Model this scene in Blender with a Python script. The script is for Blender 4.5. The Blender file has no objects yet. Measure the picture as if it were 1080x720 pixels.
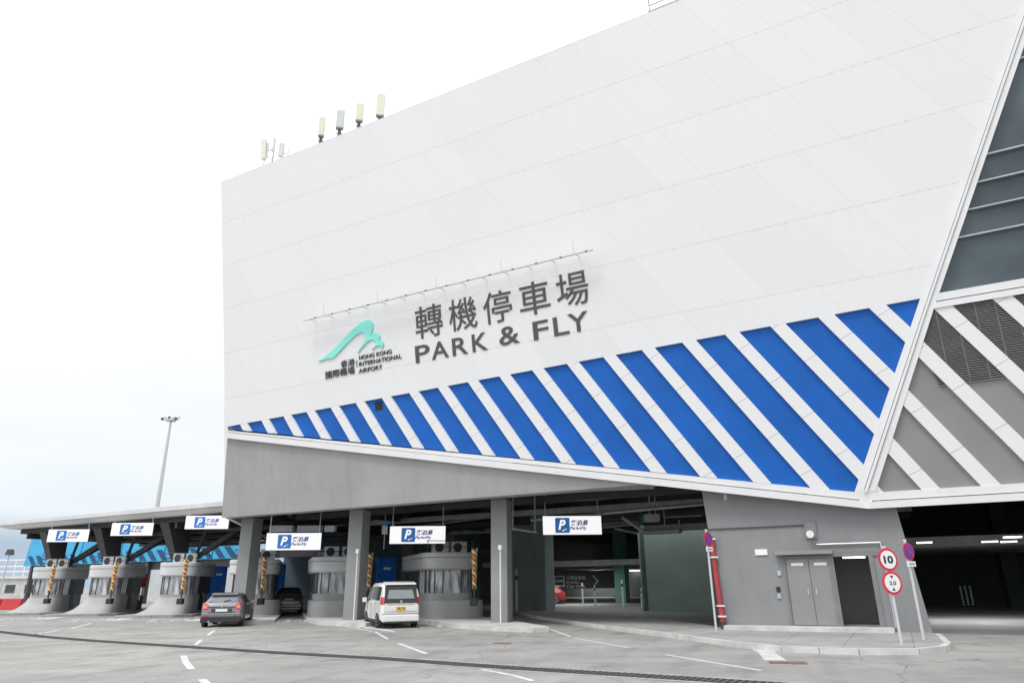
import bpy, bmesh, math, random
from mathutils import Vector, Matrix
random.seed(7)
sc = bpy.context.scene
COL = sc.collection
R = math.radians

# ------------------------------------------------------------------ camera
CAM = Vector((0, 0, 1.75)); FPX = 720.0; PITCH = R(19.47); ROLL = 0.012
_r = Vector((1, 0, 0)); FW = Vector((0, math.cos(PITCH), math.sin(PITCH))); _u = Vector((0, -math.sin(PITCH), math.cos(PITCH)))
RT = _r * math.cos(ROLL) - _u * math.sin(ROLL); UP = _u * math.cos(ROLL) + _r * math.sin(ROLL)
cd = bpy.data.cameras.new('camera'); cam = bpy.data.objects.new('camera', cd); COL.objects.link(cam)
cd.sensor_width = 36; cd.lens = 36 * FPX / 1080; cd.clip_end = 20000; cd.clip_start = .1
m = Matrix((RT, UP, -FW)).transposed().to_4x4(); m.translation = CAM; cam.matrix_world = m
sc.camera = cam

def ray(x, y): return FW * FPX + RT * (x - 540) - UP * (y - 360)
def gnd(x, y, z=0.0):                       # point of a horizontal plane seen at a photo pixel
    d = ray(x, y); return CAM + d * ((z - CAM.z) / d.z)
def dep(x, y, Y):                           # point at ground distance Y
    d = ray(x, y); return CAM + d * (Y / d.y)
def pxm(p):                                 # photo pixels per metre at p
    return FPX / (p - CAM).dot(FW)

# ------------------------------------------------------------------ node helpers
def newmat(name):
    mt = bpy.data.materials.new(name); mt.use_nodes = True
    nt = mt.node_tree; b = nt.nodes['Principled BSDF']
    return mt, nt, b
def nd(nt, t, **kw):
    n = nt.nodes.new(t)
    for k, v in kw.items():
        if k.startswith('i_'): n.inputs[int(k[2:]) if k[2:].isdigit() else k[2:].replace('_', ' ')].default_value = v
        else: setattr(n, k, v)
    return n
def mth(nt, op, a, b=None, c=None):
    n = nt.nodes.new('ShaderNodeMath'); n.operation = op
    for i, v in enumerate((a, b, c)):
        if v is None: continue
        if isinstance(v, (int, float)): n.inputs[i].default_value = v
        else: nt.links.new(v, n.inputs[i])
    return n.outputs[0]
def mixc(nt, f, a, b, mode='MIX'):
    n = nt.nodes.new('ShaderNodeMix'); n.data_type = 'RGBA'; n.blend_type = mode
    for i, v in ((0, f), (6, a), (7, b)):
        if isinstance(v, (int, float)): n.inputs[i].default_value = v
        elif isinstance(v, tuple): n.inputs[i].default_value = (*v[:3], 1)
        else: nt.links.new(v, n.inputs[i])
    return n.outputs[2]
def noise(nt, scale, detail=4, rough=.55, vec=None, co='Object', stretch=None):
    tc = nt.nodes.new('ShaderNodeTexCoord'); src = tc.outputs[co]
    if stretch:
        mp = nt.nodes.new('ShaderNodeMapping'); mp.inputs['Scale'].default_value = stretch
        nt.links.new(src, mp.inputs[0]); src = mp.outputs[0]
    n = nt.nodes.new('ShaderNodeTexNoise'); n.inputs['Scale'].default_value = scale
    n.inputs['Detail'].default_value = detail; n.inputs['Roughness'].default_value = rough
    nt.links.new(src, n.inputs['Vector']); return n.outputs['Fac']
def rng(nt, v, a, b, c=0., d=1.):
    n = nt.nodes.new('ShaderNodeMapRange')
    n.inputs[1].default_value = a; n.inputs[2].default_value = b; n.inputs[3].default_value = c; n.inputs[4].default_value = d
    nt.links.new(v, n.inputs[0]); return n.outputs[0]
def plain(name, col, rough=.6, metal=0., var=.12, scale=2., bump=0., spec=.5, coat=0.):
    mt, nt, b = newmat(name)
    f = rng(nt, noise(nt, scale, 5), .3, .7)
    dk = tuple(c * (1 - var) for c in col); lt = tuple(min(1, c * (1 + var * .6)) for c in col)
    nt.links.new(mixc(nt, f, dk, lt), b.inputs['Base Color'])
    b.inputs['Roughness'].default_value = rough; b.inputs['Metallic'].default_value = metal
    b.inputs['Specular IOR Level'].default_value = spec; b.inputs['Coat Weight'].default_value = coat
    if bump:
        bp = nd(nt, 'ShaderNodeBump'); bp.inputs['Strength'].default_value = bump; bp.inputs['Distance'].default_value = .02
        nt.links.new(noise(nt, scale * 12, 3), bp.inputs['Height']); nt.links.new(bp.outputs[0], b.inputs['Normal'])
    return mt
def emit(name, col, s, base=None):
    mt, nt, b = newmat(name); b.inputs['Base Color'].default_value = (*col, 1)
    b.inputs['Emission Color'].default_value = (*col, 1); b.inputs['Emission Strength'].default_value = s
    b.inputs['Roughness'].default_value = .5
    if base: b.inputs['Base Color'].default_value = (*base, 1)
    return mt
M = {}
M['white'] = plain('white_metal', (.80, .80, .81), .45, var=.05, scale=.8)
M['blue'] = plain('blue_panel_paint', (.008, .120, .49), .5, var=.16, scale=.5, spec=.3)
M['greyp'] = plain('grey_panel_paint', (.265, .265, .26), .5, var=.1, scale=.4)
M['render'] = plain('grey_render', (.34, .34, .335), .8, var=.1, scale=.35, bump=.15)
M['concrete'] = plain('concrete', (.38, .375, .365), .85, var=.2, scale=1.2, bump=.3)
M['conc_lt'] = plain('pale_concrete', (.56, .55, .53), .85, var=.22, scale=1.5, bump=.3)
M['col'] = plain('column_paint', (.27, .275, .275), .75, var=.12, scale=.6, bump=.1)
M['green'] = plain('dark_green_paint', (.30, .37, .35), .7, var=.15, scale=.5)
M['green2'] = plain('deep_green_paint', (.10, .24, .19), .7, var=.15, scale=.5)
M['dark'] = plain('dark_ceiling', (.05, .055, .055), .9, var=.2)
M['dkmetal'] = plain('dark_metal', (.07, .07, .075), .5, .4)
M['pipe'] = plain('galvanised_duct', (.40, .42, .42), .5, .5, var=.2)
M['steel'] = plain('steel', (.55, .56, .57), .4, .6, var=.15)
M['pole'] = plain('pole_grey', (.62, .63, .64), .45, .2, var=.1)
M['cream'] = plain('cream_plastic', (.70, .69, .58), .5, var=.06)
M['roofring'] = plain('booth_fascia_paint', (.64, .645, .65), .5, var=.1, scale=.7)
M['ring_dk'] = plain('booth_fascia_grey', (.42, .415, .41), .55, var=.1, scale=.7)
M['boothbase'] = plain('booth_base_paint', (.36, .365, .365), .65, var=.15, scale=.8)
M['letters'] = plain('charcoal_letters', (.075, .075, .078), .5, var=.1)
M['teal'] = plain('teal_letters', (.26, .80, .70), .45, var=.06)
M['red'] = plain('red_paint', (.55, .035, .04), .45, var=.12)
M['pipered'] = plain('fire_pipe_red', (.42, .05, .06), .5, var=.2)
M['orange'] = plain('orange_foil', (.68, .27, .09), .4, var=.25, scale=9)
M['gold'] = plain('gold_foil', (.78, .62, .30), .35, .2, var=.2, scale=9)
M['purple'] = plain('sign_purple', (.13, .06, .42), .45)
M['antmount'] = plain('antenna_bracket_metal', (.22, .22, .22), .5, .3)
M['pale_ant'] = plain('pale_antenna_plastic', (.58, .60, .60), .5, var=.04)
M['signwhite'] = plain('sign_white', (.82, .82, .82), .45, var=.03)
M['bluebox'] = plain('bright_blue_cabinet', (.02, .18, .68), .3, var=.15)
M['cyan'] = plain('cyan_sheet', (.045, .38, .64), .5, var=.2, scale=.4)
M['navy'] = plain('navy_sheet', (.01, .06, .16), .6)
M['black'] = plain('black_rubber', (.02, .02, .02), .8)
M['blackpl'] = plain('black_plastic', (.03, .03, .032), .5)
M['carwhite'] = plain('white_car_paint', (.80, .80, .77), .25, coat=.6, var=.02)
M['cargrey'] = plain('grey_car_paint', (.21, .21, .235), .28, .35, coat=.7, var=.03)
M['carblack'] = plain('black_car_paint', (.18, .14, .165), .22, .3, coat=.7, var=.03)
M['lampred'] = plain('tail_lamp_red', (.55, .03, .03), .2, coat=.8)
M['lampclear'] = plain('lamp_clear', (.75, .72, .72), .2, coat=.8)
M['yellow'] = plain('yellow_plate', (.80, .50, .03), .4)
M['paint'] = plain('road_paint', (.66, .66, .65), .7, var=.3, scale=3)
M['rim'] = plain('alloy_rim', (.5, .5, .5), .3, .8)
M['lit'] = emit('lamp_lit', (1, .97, .9), 4.0)
M['braked'] = emit('brake_lamp_lit', (1, .12, .05), 1.0)
M['board'] = emit('lit_sign_face', (1., .98, 1.), .88, (.12, .12, .12))
M['logoblue'] = emit('lit_sign_blue', (.03, .17, .46), .45, (.02, .11, .32))
M['textblue'] = emit('lit_sign_text', (.03, .10, .36), .3, (.02, .05, .2))
def glassy(name, col, rough=.08, spec=.6):
    mt, nt, b = newmat(name)
    f = noise(nt, .35, 3)
    nt.links.new(mixc(nt, rng(nt, f, .35, .65), col, tuple(c * 1.6 for c in col)), b.inputs['Base Color'])
    b.inputs['Roughness'].default_value = rough; b.inputs['Specular IOR Level'].default_value = spec
    return mt
M['carglass'] = glassy('car_glass', (.05, .06, .06), .06)
M['glasswall'] = glassy('tinted_glass_wall', (.065, .085, .098), .3, .45)
def booth_glass():
    mt, nt, b = newmat('booth_glass')
    tc = nd(nt, 'ShaderNodeTexCoord'); sp = nd(nt, 'ShaderNodeSeparateXYZ'); nt.links.new(tc.outputs['Object'], sp.inputs[0])
    b.inputs['Base Color'].default_value = (.35, .38, .39, 1)
    f = rng(nt, noise(nt, 1.3, 4, stretch=(2.2, 2.2, .5)), .40, .62)
    nt.links.new(mixc(nt, f, (.15, .155, .16), (.66, .68, .71)), b.inputs['Base Color'])
    b.inputs['Roughness'].default_value = .12; b.inputs['Specular IOR Level'].default_value = .7
    return mt
M['boothglass'] = booth_glass()

def facade_mat():
    mt, nt, b = newmat('white_facade_panels')
    tc = nd(nt, 'ShaderNodeTexCoord'); sp = nd(nt, 'ShaderNodeSeparateXYZ'); nt.links.new(tc.outputs['Object'], sp.inputs[0])
    u, v = sp.outputs[0], sp.outputs[1]
    row = mth(nt, 'DIVIDE', mth(nt, 'SUBTRACT', v, 10.21), 2.60)
    rowi = mth(nt, 'FLOOR', row); rowf = mth(nt, 'FRACT', row)
    dgl = mth(nt, 'DIVIDE', mth(nt, 'ADD', mth(nt, 'ADD', u, 60.), mth(nt, 'MULTIPLY', v, .637)), 1.663)
    di = mth(nt, 'FLOOR', dgl); df = mth(nt, 'FRACT', dgl)
    # joint lines
    hl = mth(nt, 'LESS_THAN', mth(nt, 'MULTIPLY', mth(nt, 'MINIMUM', rowf, mth(nt, 'SUBTRACT', 1., rowf)), 2.6), .016)
    dl = mth(nt, 'LESS_THAN', mth(nt, 'MULTIPLY', mth(nt, 'MINIMUM', df, mth(nt, 'SUBTRACT', 1., df)), 1.663), .016)
    wn = nd(nt, 'ShaderNodeTexWhiteNoise'); cx = nd(nt, 'ShaderNodeCombineXYZ')
    nt.links.new(mth(nt, 'ROUND', dgl), cx.inputs[0]); nt.links.new(rowi, cx.inputs[1]); nt.links.new(cx.outputs[0], wn.inputs['Vector'])
    dl = mth(nt, 'MULTIPLY', dl, mth(nt, 'GREATER_THAN', wn.outputs['Value'], .28))
    dots = rng(nt, noise(nt, 5, 2), .42, .6, .25, 1)
    w2 = nd(nt, 'ShaderNodeTexWhiteNoise'); c2 = nd(nt, 'ShaderNodeCombineXYZ')
    nt.links.new(mth(nt, 'FLOOR', mth(nt, 'DIVIDE', di, 2.)), c2.inputs[0]); nt.links.new(rowi, c2.inputs[1]); nt.links.new(c2.outputs[0], w2.inputs['Vector'])
    base = mixc(nt, w2.outputs['Value'], (.765, .765, .77), (.79, .79, .795))
    soil = rng(nt, noise(nt, .22, 6, .6, stretch=(1, .35, 1)), .35, .7)
    base = mixc(nt, mth(nt, 'MULTIPLY', soil, .06), base, (.6, .6, .6))
    strk = rng(nt, noise(nt, 3.0, 5, .65, stretch=(1, .06, 1)), .5, .78)
    under = rng(nt, rowf, .55, 1.)
    base = mixc(nt, mth(nt, 'MULTIPLY', mth(nt, 'MULTIPLY', strk, under), .12), base, (.45, .44, .42))
    rough = rng(nt, noise(nt, .35, 4), .3, .7, .38, .6); nt.links.new(rough, b.inputs['Roughness'])
    c = mixc(nt, mth(nt, 'MULTIPLY', mth(nt, 'MULTIPLY', hl, dots), .42), base, (.25, .25, .26))
    c = mixc(nt, mth(nt, 'MULTIPLY', dl, .12), c, (.25, .25, .26))
    nt.links.new(c, b.inputs['Base Color'])
    return mt
M['facade'] = facade_mat()
def stained(name, col, ang=0.):
    mt, nt, b = newmat(name); tc = nd(nt, 'ShaderNodeTexCoord')
    c = mixc(nt, rng(nt, noise(nt, .3, 6, .6), .35, .65), tuple(x*.9 for x in col), tuple(x*1.06 for x in col))
    c = mixc(nt, mth(nt, 'MULTIPLY', rng(nt, noise(nt, 2.2, 6, .7, stretch=(1, .12, 1) if ang == 0 else (1, 1, .12)), .5, .75), .28), c, tuple(x*.6 for x in col))
    c = mixc(nt, mth(nt, 'MULTIPLY', rng(nt, noise(nt, 5, 5, .7), .58, .75), .25), c, tuple(min(1, x*1.5) for x in col))
    nt.links.new(c, b.inputs['Base Color']); b.inputs['Roughness'].default_value = .82
    bp = nd(nt, 'ShaderNodeBump'); bp.inputs['Strength'].default_value = .2; bp.inputs['Distance'].default_value = .02
    nt.links.new(noise(nt, 9, 3), bp.inputs['Height']); nt.links.new(bp.outputs[0], b.inputs['Normal'])
    return mt
M['render'] = stained('grey_render', (.35, .35, .345))
def band_mat():
    mt, nt, b = newmat('white_band_panels')
    tc = nd(nt, 'ShaderNodeTexCoord'); sp = nd(nt, 'ShaderNodeSeparateXYZ'); nt.links.new(tc.outputs['Object'], sp.inputs[0])
    q = mth(nt, 'FRACT', mth(nt, 'DIVIDE', mth(nt, 'SUBTRACT', mth(nt, 'MULTIPLY', sp.outputs[1], .9), mth(nt, 'MULTIPLY', sp.outputs[0], .42)), 1.62))
    l = mth(nt, 'LESS_THAN', q, .013)
    nt.links.new(mixc(nt, mth(nt, 'MULTIPLY', l, .6), (.79, .79, .80), (.2, .2, .2)), b.inputs['Base Color'])
    b.inputs['Roughness'].default_value = .45
    return mt
M['band'] = band_mat()
def asphalt():
    mt, nt, b = newmat('asphalt')
    tc = nd(nt, 'ShaderNodeTexCoord')
    f1 = noise(nt, .12, 6, .6); f2 = noise(nt, .6, 6, .65); f3 = noise(nt, 14, 3, .7); f4 = noise(nt, .45, 6, .6, stretch=(.25, 1.6, 1))
    c = mixc(nt, rng(nt, f1, .38, .64), (.285, .277, .266), (.395, .383, .367))
    c = mixc(nt, mth(nt, 'MULTIPLY', rng(nt, f2, .48, .68), .5), c, (.175, .172, .168))
    c = mixc(nt, mth(nt, 'MULTIPLY', rng(nt, f4, .52, .7), .45), c, (.46, .445, .425))
    c = mixc(nt, mth(nt, 'MULTIPLY', rng(nt, f3, .4, .75), .35), c, (.16, .155, .15))
    c = mixc(nt, mth(nt, 'MULTIPLY', rng(nt, noise(nt, .9, 7, .72, stretch=(1.4, .5, 1)), .54, .66), .28), c, (.17, .163, .155))
    c = mixc(nt, mth(nt, 'MULTIPLY', rng(nt, noise(nt, 2.6, 6, .75), .56, .64), .25), c, (.15, .145, .14))
    trk = nd(nt, 'ShaderNodeTexWave', wave_type='BANDS', bands_direction='X'); trk.inputs['Scale'].default_value = .19; trk.inputs['Distortion'].default_value = 5; trk.inputs['Detail'].default_value = 3; trk.inputs['Detail Scale'].default_value = .25
    mpw = nd(nt, 'ShaderNodeMapping'); mpw.inputs['Rotation'].default_value = (0, 0, .35); nt.links.new(tc.outputs['Object'], mpw.inputs[0]); nt.links.new(mpw.outputs[0], trk.inputs['Vector'])
    c = mixc(nt, mth(nt, 'MULTIPLY', mth(nt, 'MULTIPLY', rng(nt, trk.outputs['Fac'], .8, 1.), rng(nt, f2, .35, .6)), .3), c, (.16, .155, .15))
    vo = nd(nt, 'ShaderNodeTexVoronoi', feature='DISTANCE_TO_EDGE'); vo.inputs['Scale'].default_value = .16
    mp = nd(nt, 'ShaderNodeMapping'); nt.links.new(tc.outputs['Object'], mp.inputs[0]); mp.inputs['Rotation'].default_value = (0, 0, .5)
    nz = nd(nt, 'ShaderNodeTexNoise'); nz.inputs['Scale'].default_value = 1.1; nt.links.new(tc.outputs['Object'], nz.inputs['Vector'])
    add = nd(nt, 'ShaderNodeVectorMath', operation='ADD'); nt.links.new(mp.outputs[0], add.inputs[0]); nt.links.new(nz.outputs['Color'], add.inputs[1])
    nt.links.new(add.outputs[0], vo.inputs['Vector'])
    cr = mth(nt, 'LESS_THAN', vo.outputs['Distance'], .0022)
    c = mixc(nt, mth(nt, 'MULTIPLY', cr, .55), c, (.07, .07, .07))
    # oil spots
    vs = nd(nt, 'ShaderNodeTexVoronoi'); vs.inputs['Scale'].default_value = .35; nt.links.new(tc.outputs['Object'], vs.inputs['Vector'])
    c = mixc(nt, mth(nt, 'MULTIPLY', rng(nt, vs.outputs['Distance'], .0, .22, 1, 0), .3), c, (.09, .09, .09))
    nt.links.new(c, b.inputs['Base Color']); b.inputs['Roughness'].default_value = .8; b.inputs['Specular IOR Level'].default_value = .35
    bp = nd(nt, 'ShaderNodeBump'); bp.inputs['Strength'].default_value = .35; bp.inputs['Distance'].default_value = .01
    nt.links.new(noise(nt, 45, 2), bp.inputs['Height']); nt.links.new(bp.outputs[0], b.inputs['Normal'])
    return mt
M['asphalt'] = asphalt()
M['floor'] = plain('worn_lane_surface', (.24, .24, .235), .75, var=.3, scale=.5, bump=.2)
def pave_mat():
    mt, nt, b = newmat('pavement_concrete'); tc = nd(nt, 'ShaderNodeTexCoord')
    c = mixc(nt, rng(nt, noise(nt, .5, 6, .6), .35, .65), (.29, .29, .285), (.40, .395, .385))
    c = mixc(nt, mth(nt, 'MULTIPLY', rng(nt, noise(nt, 2.5, 6, .7), .5, .7), .5), c, (.22, .215, .21))
    c = mixc(nt, mth(nt, 'MULTIPLY', rng(nt, noise(nt, 14, 3), .5, .8), .4), c, (.2, .2, .2))
    br = nd(nt, 'ShaderNodeTexBrick'); br.inputs['Scale'].default_value = 1.; br.inputs['Brick Width'].default_value = 1.6; br.inputs['Row Height'].default_value = 1.2
    br.inputs['Mortar Size'].default_value = .012; br.offset = .0; br.inputs['Color1'].default_value = br.inputs['Color2'].default_value = (1, 1, 1, 1); br.inputs['Mortar'].default_value = (.45, .45, .45, 1)
    mp = nd(nt, 'ShaderNodeMapping'); mp.inputs['Rotation'].default_value = (0, 0, .49); nt.links.new(tc.outputs['Object'], mp.inputs[0]); nt.links.new(mp.outputs[0], br.inputs['Vector'])
    nt.links.new(mixc(nt, .8, c, br.outputs['Color'], 'MULTIPLY'), b.inputs['Base Color']); b.inputs['Roughness'].default_value = .85
    return mt
M['pave'] = pave_mat()
M['paint_worn'] = plain('worn_road_paint', (.42, .42, .41), .8, var=.4, scale=4)

# ------------------------------------------------------------------ mesh builder
IDM = Matrix.Identity(4)
WM = {}                                        # world matrices of what I link
class MB:
    def __init__(s): s.v = []; s.f = []
    def quadfaces(s, vs, fs):
        n = len(s.v); s.v += [Vector(p) for p in vs]; s.f += [tuple(i + n for i in f) for f in fs]; return s
    def box(s, a, b):                           # axis aligned in the mesh's own frame
        x0, y0, z0 = a; x1, y1, z1 = b
        return s.quadfaces([(x0,y0,z0),(x1,y0,z0),(x1,y1,z0),(x0,y1,z0),(x0,y0,z1),(x1,y0,z1),(x1,y1,z1),(x0,y1,z1)],
            [(0,3,2,1),(4,5,6,7),(0,1,5,4),(1,2,6,5),(2,3,7,6),(3,0,4,7)])
    def hexa(s, bot, top):
        n = len(bot)
        fs = [tuple(range(n))[::-1], tuple(range(n, 2 * n))] + [(i, (i + 1) % n, n + (i + 1) % n, n + i) for i in range(n)]
        return s.quadfaces(list(bot) + list(top), fs)
    def prism(s, poly, z0, z1):                # poly in local xy
        if len(poly) < 3: return s
        ar = sum(poly[i][0] * poly[(i + 1) % len(poly)][1] - poly[(i + 1) % len(poly)][0] * poly[i][1] for i in range(len(poly)))
        if ar < 0: poly = poly[::-1]
        return s.hexa([(p[0], p[1], z0) for p in poly], [(p[0], p[1], z1) for p in poly])
    def tube(s, p, q, r0, r1=None, n=10, cap=True):
        p = Vector(p); q = Vector(q); r1 = r0 if r1 is None else r1
        d = (q - p).normalized(); a = d.orthogonal().normalized(); b = d.cross(a)
        A = [p + (a * math.cos(2*math.pi*i/n) + b * math.sin(2*math.pi*i/n)) * r0 for i in range(n)]
        B = [q + (a * math.cos(2*math.pi*i/n) + b * math.sin(2*math.pi*i/n)) * r1 for i in range(n)]
        return s.hexa(A, B)
    def bar(s, p, q, w, h):                    # rectangular bar, h vertical-ish
        p = Vector(p); q = Vector(q); d = (q - p).normalized(); z = Vector((0, 0, 1))
        if abs(d.z) > .99: z = Vector((0, 1, 0))
        a = d.cross(z).normalized(); b = a.cross(d)
        f = lambda o: [o - a*w/2 - b*h/2, o + a*w/2 - b*h/2, o + a*w/2 + b*h/2, o - a*w/2 + b*h/2]
        return s.hexa(f(p), f(q))
    def build(s, name, mat, parent=None, frame=None, smooth=False, bevel=0., label=None):
        me = bpy.data.meshes.new(name); me.from_pydata([tuple(v) for v in s.v], [], s.f); me.update()
        bm = bmesh.new(); bm.from_mesh(me); bmesh.ops.recalc_face_normals(bm, faces=bm.faces[:]); bm.to_mesh(me); bm.free()
        me.materials.append(M[mat] if isinstance(mat, str) else mat)
        if smooth:
            me.polygons.foreach_set('use_smooth', [True] * len(me.polygons))
            me.set_sharp_from_angle(angle=R(38))
        return link(name, me, parent, frame, bevel, label)
def link(name, data, parent=None, frame=None, bevel=0., label=None):
    o = bpy.data.objects.new(name, data); COL.objects.link(o)
    Mx = frame.copy() if frame is not None else (WM[parent.name].copy() if parent else IDM.copy())
    WM[o.name] = Mx
    if parent:
        o.parent = parent; o.matrix_basis = WM[parent.name].inverted() @ Mx
    else: o.matrix_basis = Mx
    if bevel:
        md = o.modifiers.new('bevel', 'BEVEL'); md.width = bevel; md.segments = 2; md.limit_method = 'ANGLE'
    if label: o['label'] = label
    return o
def tag(o, label, cat, group=None):
    o['label'] = label; o['category'] = cat
    if group: o['group'] = group
    return o
def thing(name, label, cat, loc=(0, 0, 0), rz=0., group=None):
    o = bpy.data.objects.new(name, None); COL.objects.link(o); o.empty_display_size = .3
    Mx = Matrix.Translation(Vector(loc)) @ Matrix.Rotation(rz, 4, 'Z'); o.matrix_basis = Mx; WM[o.name] = Mx
    return tag(o, label, cat, group)
def struct(o): o['kind'] = 'structure'; return o
def copy_tree(o, parent=None):
    c = o.copy(); COL.objects.link(c); WM[c.name] = WM[o.name].copy()
    if parent: c.parent = parent
    for ch in list(o.children): copy_tree(ch, c)
    return c
def place(o, loc, rz=0.):
    o.matrix_basis = Matrix.Translation(Vector(loc)) @ Matrix.Rotation(rz, 4, 'Z')
def text(name, s, size, mat, parent, frame, bold=0., ext=.01, shear=0., fit=None, align='LEFT'):
    """lettering as mesh; frame: xy plane of the text; fit=(w,h) rescales the glyph box with its lower left at the origin"""
    cu = bpy.data.curves.new('t', 'FONT'); cu.body = s; cu.size = size; cu.extrude = ext; cu.offset = bold; cu.shear = shear; cu.align_x = align
    o = bpy.data.objects.new('t', cu); COL.objects.link(o)
    dg = bpy.context.evaluated_depsgraph_get(); me = bpy.data.meshes.new_from_object(o.evaluated_get(dg))
    COL.objects.unlink(o); bpy.data.objects.remove(o)
    if fit and len(me.vertices):
        xs = [v.co.x for v in me.vertices]; ys = [v.co.y for v in me.vertices]
        x0, x1, y0, y1 = min(xs), max(xs), min(ys), max(ys)
        for v in me.vertices:
            v.co.x = (v.co.x - x0) / (x1 - x0) * fit[0]; v.co.y = (v.co.y - y0) / (y1 - y0) * fit[1]
    me.materials.clear(); me.materials.append(M[mat]); me.name = name
    return link(name, me, parent, frame)

# ------------------------------------------------------------------ facade frame (leans 10 degrees out over the road)
AZ = R(-61.7)
D = Vector((math.sin(AZ), math.cos(AZ), 0)); NIN = Vector((-D.y, D.x, 0)); NIN = NIN if NIN.y > 0 else -NIN
LEAN = R(10)
C0 = dep(905, 530, 23.7); S = 23.7 / 24.8
UU = -D; VV = Vector((0, 0, math.cos(LEAN))) - NIN * math.sin(LEAN); WW = UU.cross(VV)
FF = Matrix((UU, VV, WW)).transposed().to_4x4(); FF.translation = C0
def uv(x, y):
    d = ray(x, y); t = (C0 - CAM).dot(WW) / d.dot(WW); p = CAM + d * t - C0
    return (p.dot(UU), p.dot(VV))
def fw(u, v, w=0.): return C0 + UU * u + VV * v + WW * w
def clip(poly, a, b):                          # keep the part left of a->b
    out = []
    def sd(p): return (b[0]-a[0])*(p[1]-a[1]) - (b[1]-a[1])*(p[0]-a[0])
    for i in range(len(poly)):
        p, q = poly[i], poly[(i+1) % len(poly)]; sp, sq = sd(p), sd(q)
        if sp >= 0: out.append(p)
        if sp * sq < 0:
            t = sp / (sp - sq); out.append((p[0]+(q[0]-p[0])*t, p[1]+(q[1]-p[1])*t))
    return out
def strip(poly, u0, u1, tan):                  # keep u0 < u + v/tan < u1
    poly = clip(poly, (u1, 0), (u1 - 10/tan, 10))
    return clip(poly, (u0 - 10/tan, 10), (u0, 0)) if len(poly) > 2 else []

DEEP = Vector((math.sin(R(-12)), math.cos(R(-12)), 0))     # the building runs back this way
bld = thing('parking_building', 'large white and grey car park building with a leaning facade and blue striped base', 'building', (C0.x, C0.y, 0))
VT = 21.6 * S; UL = uv(233, 191)[0]; URT = 48.
def line_at_v(p, q, v): t = (v - p[1]) / (q[1] - p[1]); return p[0] + (q[0] - p[0]) * t
tl = uv(970.7, 314); tl2 = uv(1073, 13)        # left edge of the diagonal trim
def diag(v, off=0.): return line_at_v(tl, tl2, v) + off
vleft, vright = 6.33 * S, uv(968, 315)[1]
ptl = (UL, vleft)
white = [(UL + .02, vleft), (tl[0], vright), (diag(VT), VT), (UL, VT)]
MB().prism(white, -.25, 0).build('facade_wall', 'facade', bld, FF)
# blue zone
bl0 = uv(244, 452.5); bl1 = uv(903, 519)
blue_zone = [bl0, bl1, (tl[0], vright), (UL + .3, vleft)]
tanL = math.tan(R(57.5))
lat = [ (5.87 - 1.735 * k) * S for k in range(-1, 22)]
for a in lat:
    p = strip(blue_zone, a + .56 * S, a + 1.735 * S, tanL)
    if len(p) > 2: MB().prism(p, -.22, -.12).build('blue_panel', 'blue', bld, FF)
for a in lat:
    p = strip(blue_zone, a, a + .56 * S, tanL)
    if len(p) > 2: MB().prism(p, -.22, .0).build('white_band', 'band', bld, FF)
# trims
o0, o1 = uv(238, 461.5), uv(916, 536); g0, g1 = uv(238, 455.5), uv(906.7, 527.5)
bl0x = (UL, bl0[1])
tr = [MB().prism([bl0x, (g0[0], g0[1]+.03), (g1[0], g1[1]+.03), bl1], -.25, .02),
      MB().prism([(g0[0]-.02, g0[1]), (o0[0]-.02, o0[1]), o1, g1], -.25, .07)]
for t in tr: t.build('bottom_trim', 'white', bld, FF)
# underside return of the bottom trim
MB().quadfaces([fw(o0[0], o0[1], -.25), fw(*o1, -.25), fw(*o1, -.6), fw(o0[0], o0[1], -.6)], [(0,1,2,3)]).build('trim_soffit', 'render', bld, IDM)
r0, r1 = uv(925, 513), uv(1011, 260); rB = uv(985, 325)
def rdiag(v): return line_at_v(uv(925, 513), uv(985, 325), v) if v < rB[1] else line_at_v(rB, uv(1080, 49), v)
def between(f, g, va, vb): return [(f(va), va), (g(va), va), (g(vb), vb), (f(vb), vb)]
vb = bl1[1]
d3 = lambda k: (lambda v: diag(v) * (1 - k) + rdiag(v) * k)
seg = [vb, rB[1], VT]
for ka, kb, h in ((0, .42, .02), (.45, .62, .08), (.65, 1., .03)):
    mb = MB()
    for i in range(2):
        mb.prism(between(d3(ka), d3(kb), seg[i], seg[i+1]), -.25, h)
    mb.build('diagonal_trim', 'white', bld, FF)
MB().prism([bl1, g1, o1, (rdiag(.3) + .02, .3), (rdiag(.52), .52)], -.25, .015).build('diagonal_trim', 'white', bld, FF)
# right hand side: trim, grey striped zone, glass
vb2 = .06 * S; vg = 6.42 * S; vgl = 6.93 * S
MB().prism([o1, (URT, o1[1] + .02), (URT, .02), (g1[0] + .3, .02)], -.25, .07).build('bottom_trim', 'white', bld, FF)
MB().prism([(.45, .05), (URT, .05), (URT, .30), (rdiag(.3) - .05, .30)], -.25, .02).build('bottom_trim', 'white', bld, FF)
MB().prism([(rdiag(vg) - .02, vg), (URT, vg), (URT, vg + .2), (rdiag(vg + .2), vg + .2)], -.25, .05).build('middle_trim', 'white', bld, FF)
MB().prism([(rdiag(vg + .24), vg + .24), (URT, vg + .24), (URT, vgl), (rdiag(vgl), vgl)], -.25, .02).build('middle_trim', 'white', bld, FF)
grey_zone = [(rdiag(.3) - .06, .30), (30, .30), (30, vg), (rdiag(vg) - .06, vg), (rdiag(rB[1]) - .06, rB[1])]
tanR = math.tan(R(58.8))
lv = uv(860 + 370 / 2.768, 290 + 322 / 2.768)
louv = [(rdiag(5.1 * S), 5.1 * S), (lv[0] - .05, lv[1]), (30, lv[1]), (30, vg), (rdiag(vg), vg)]
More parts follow.
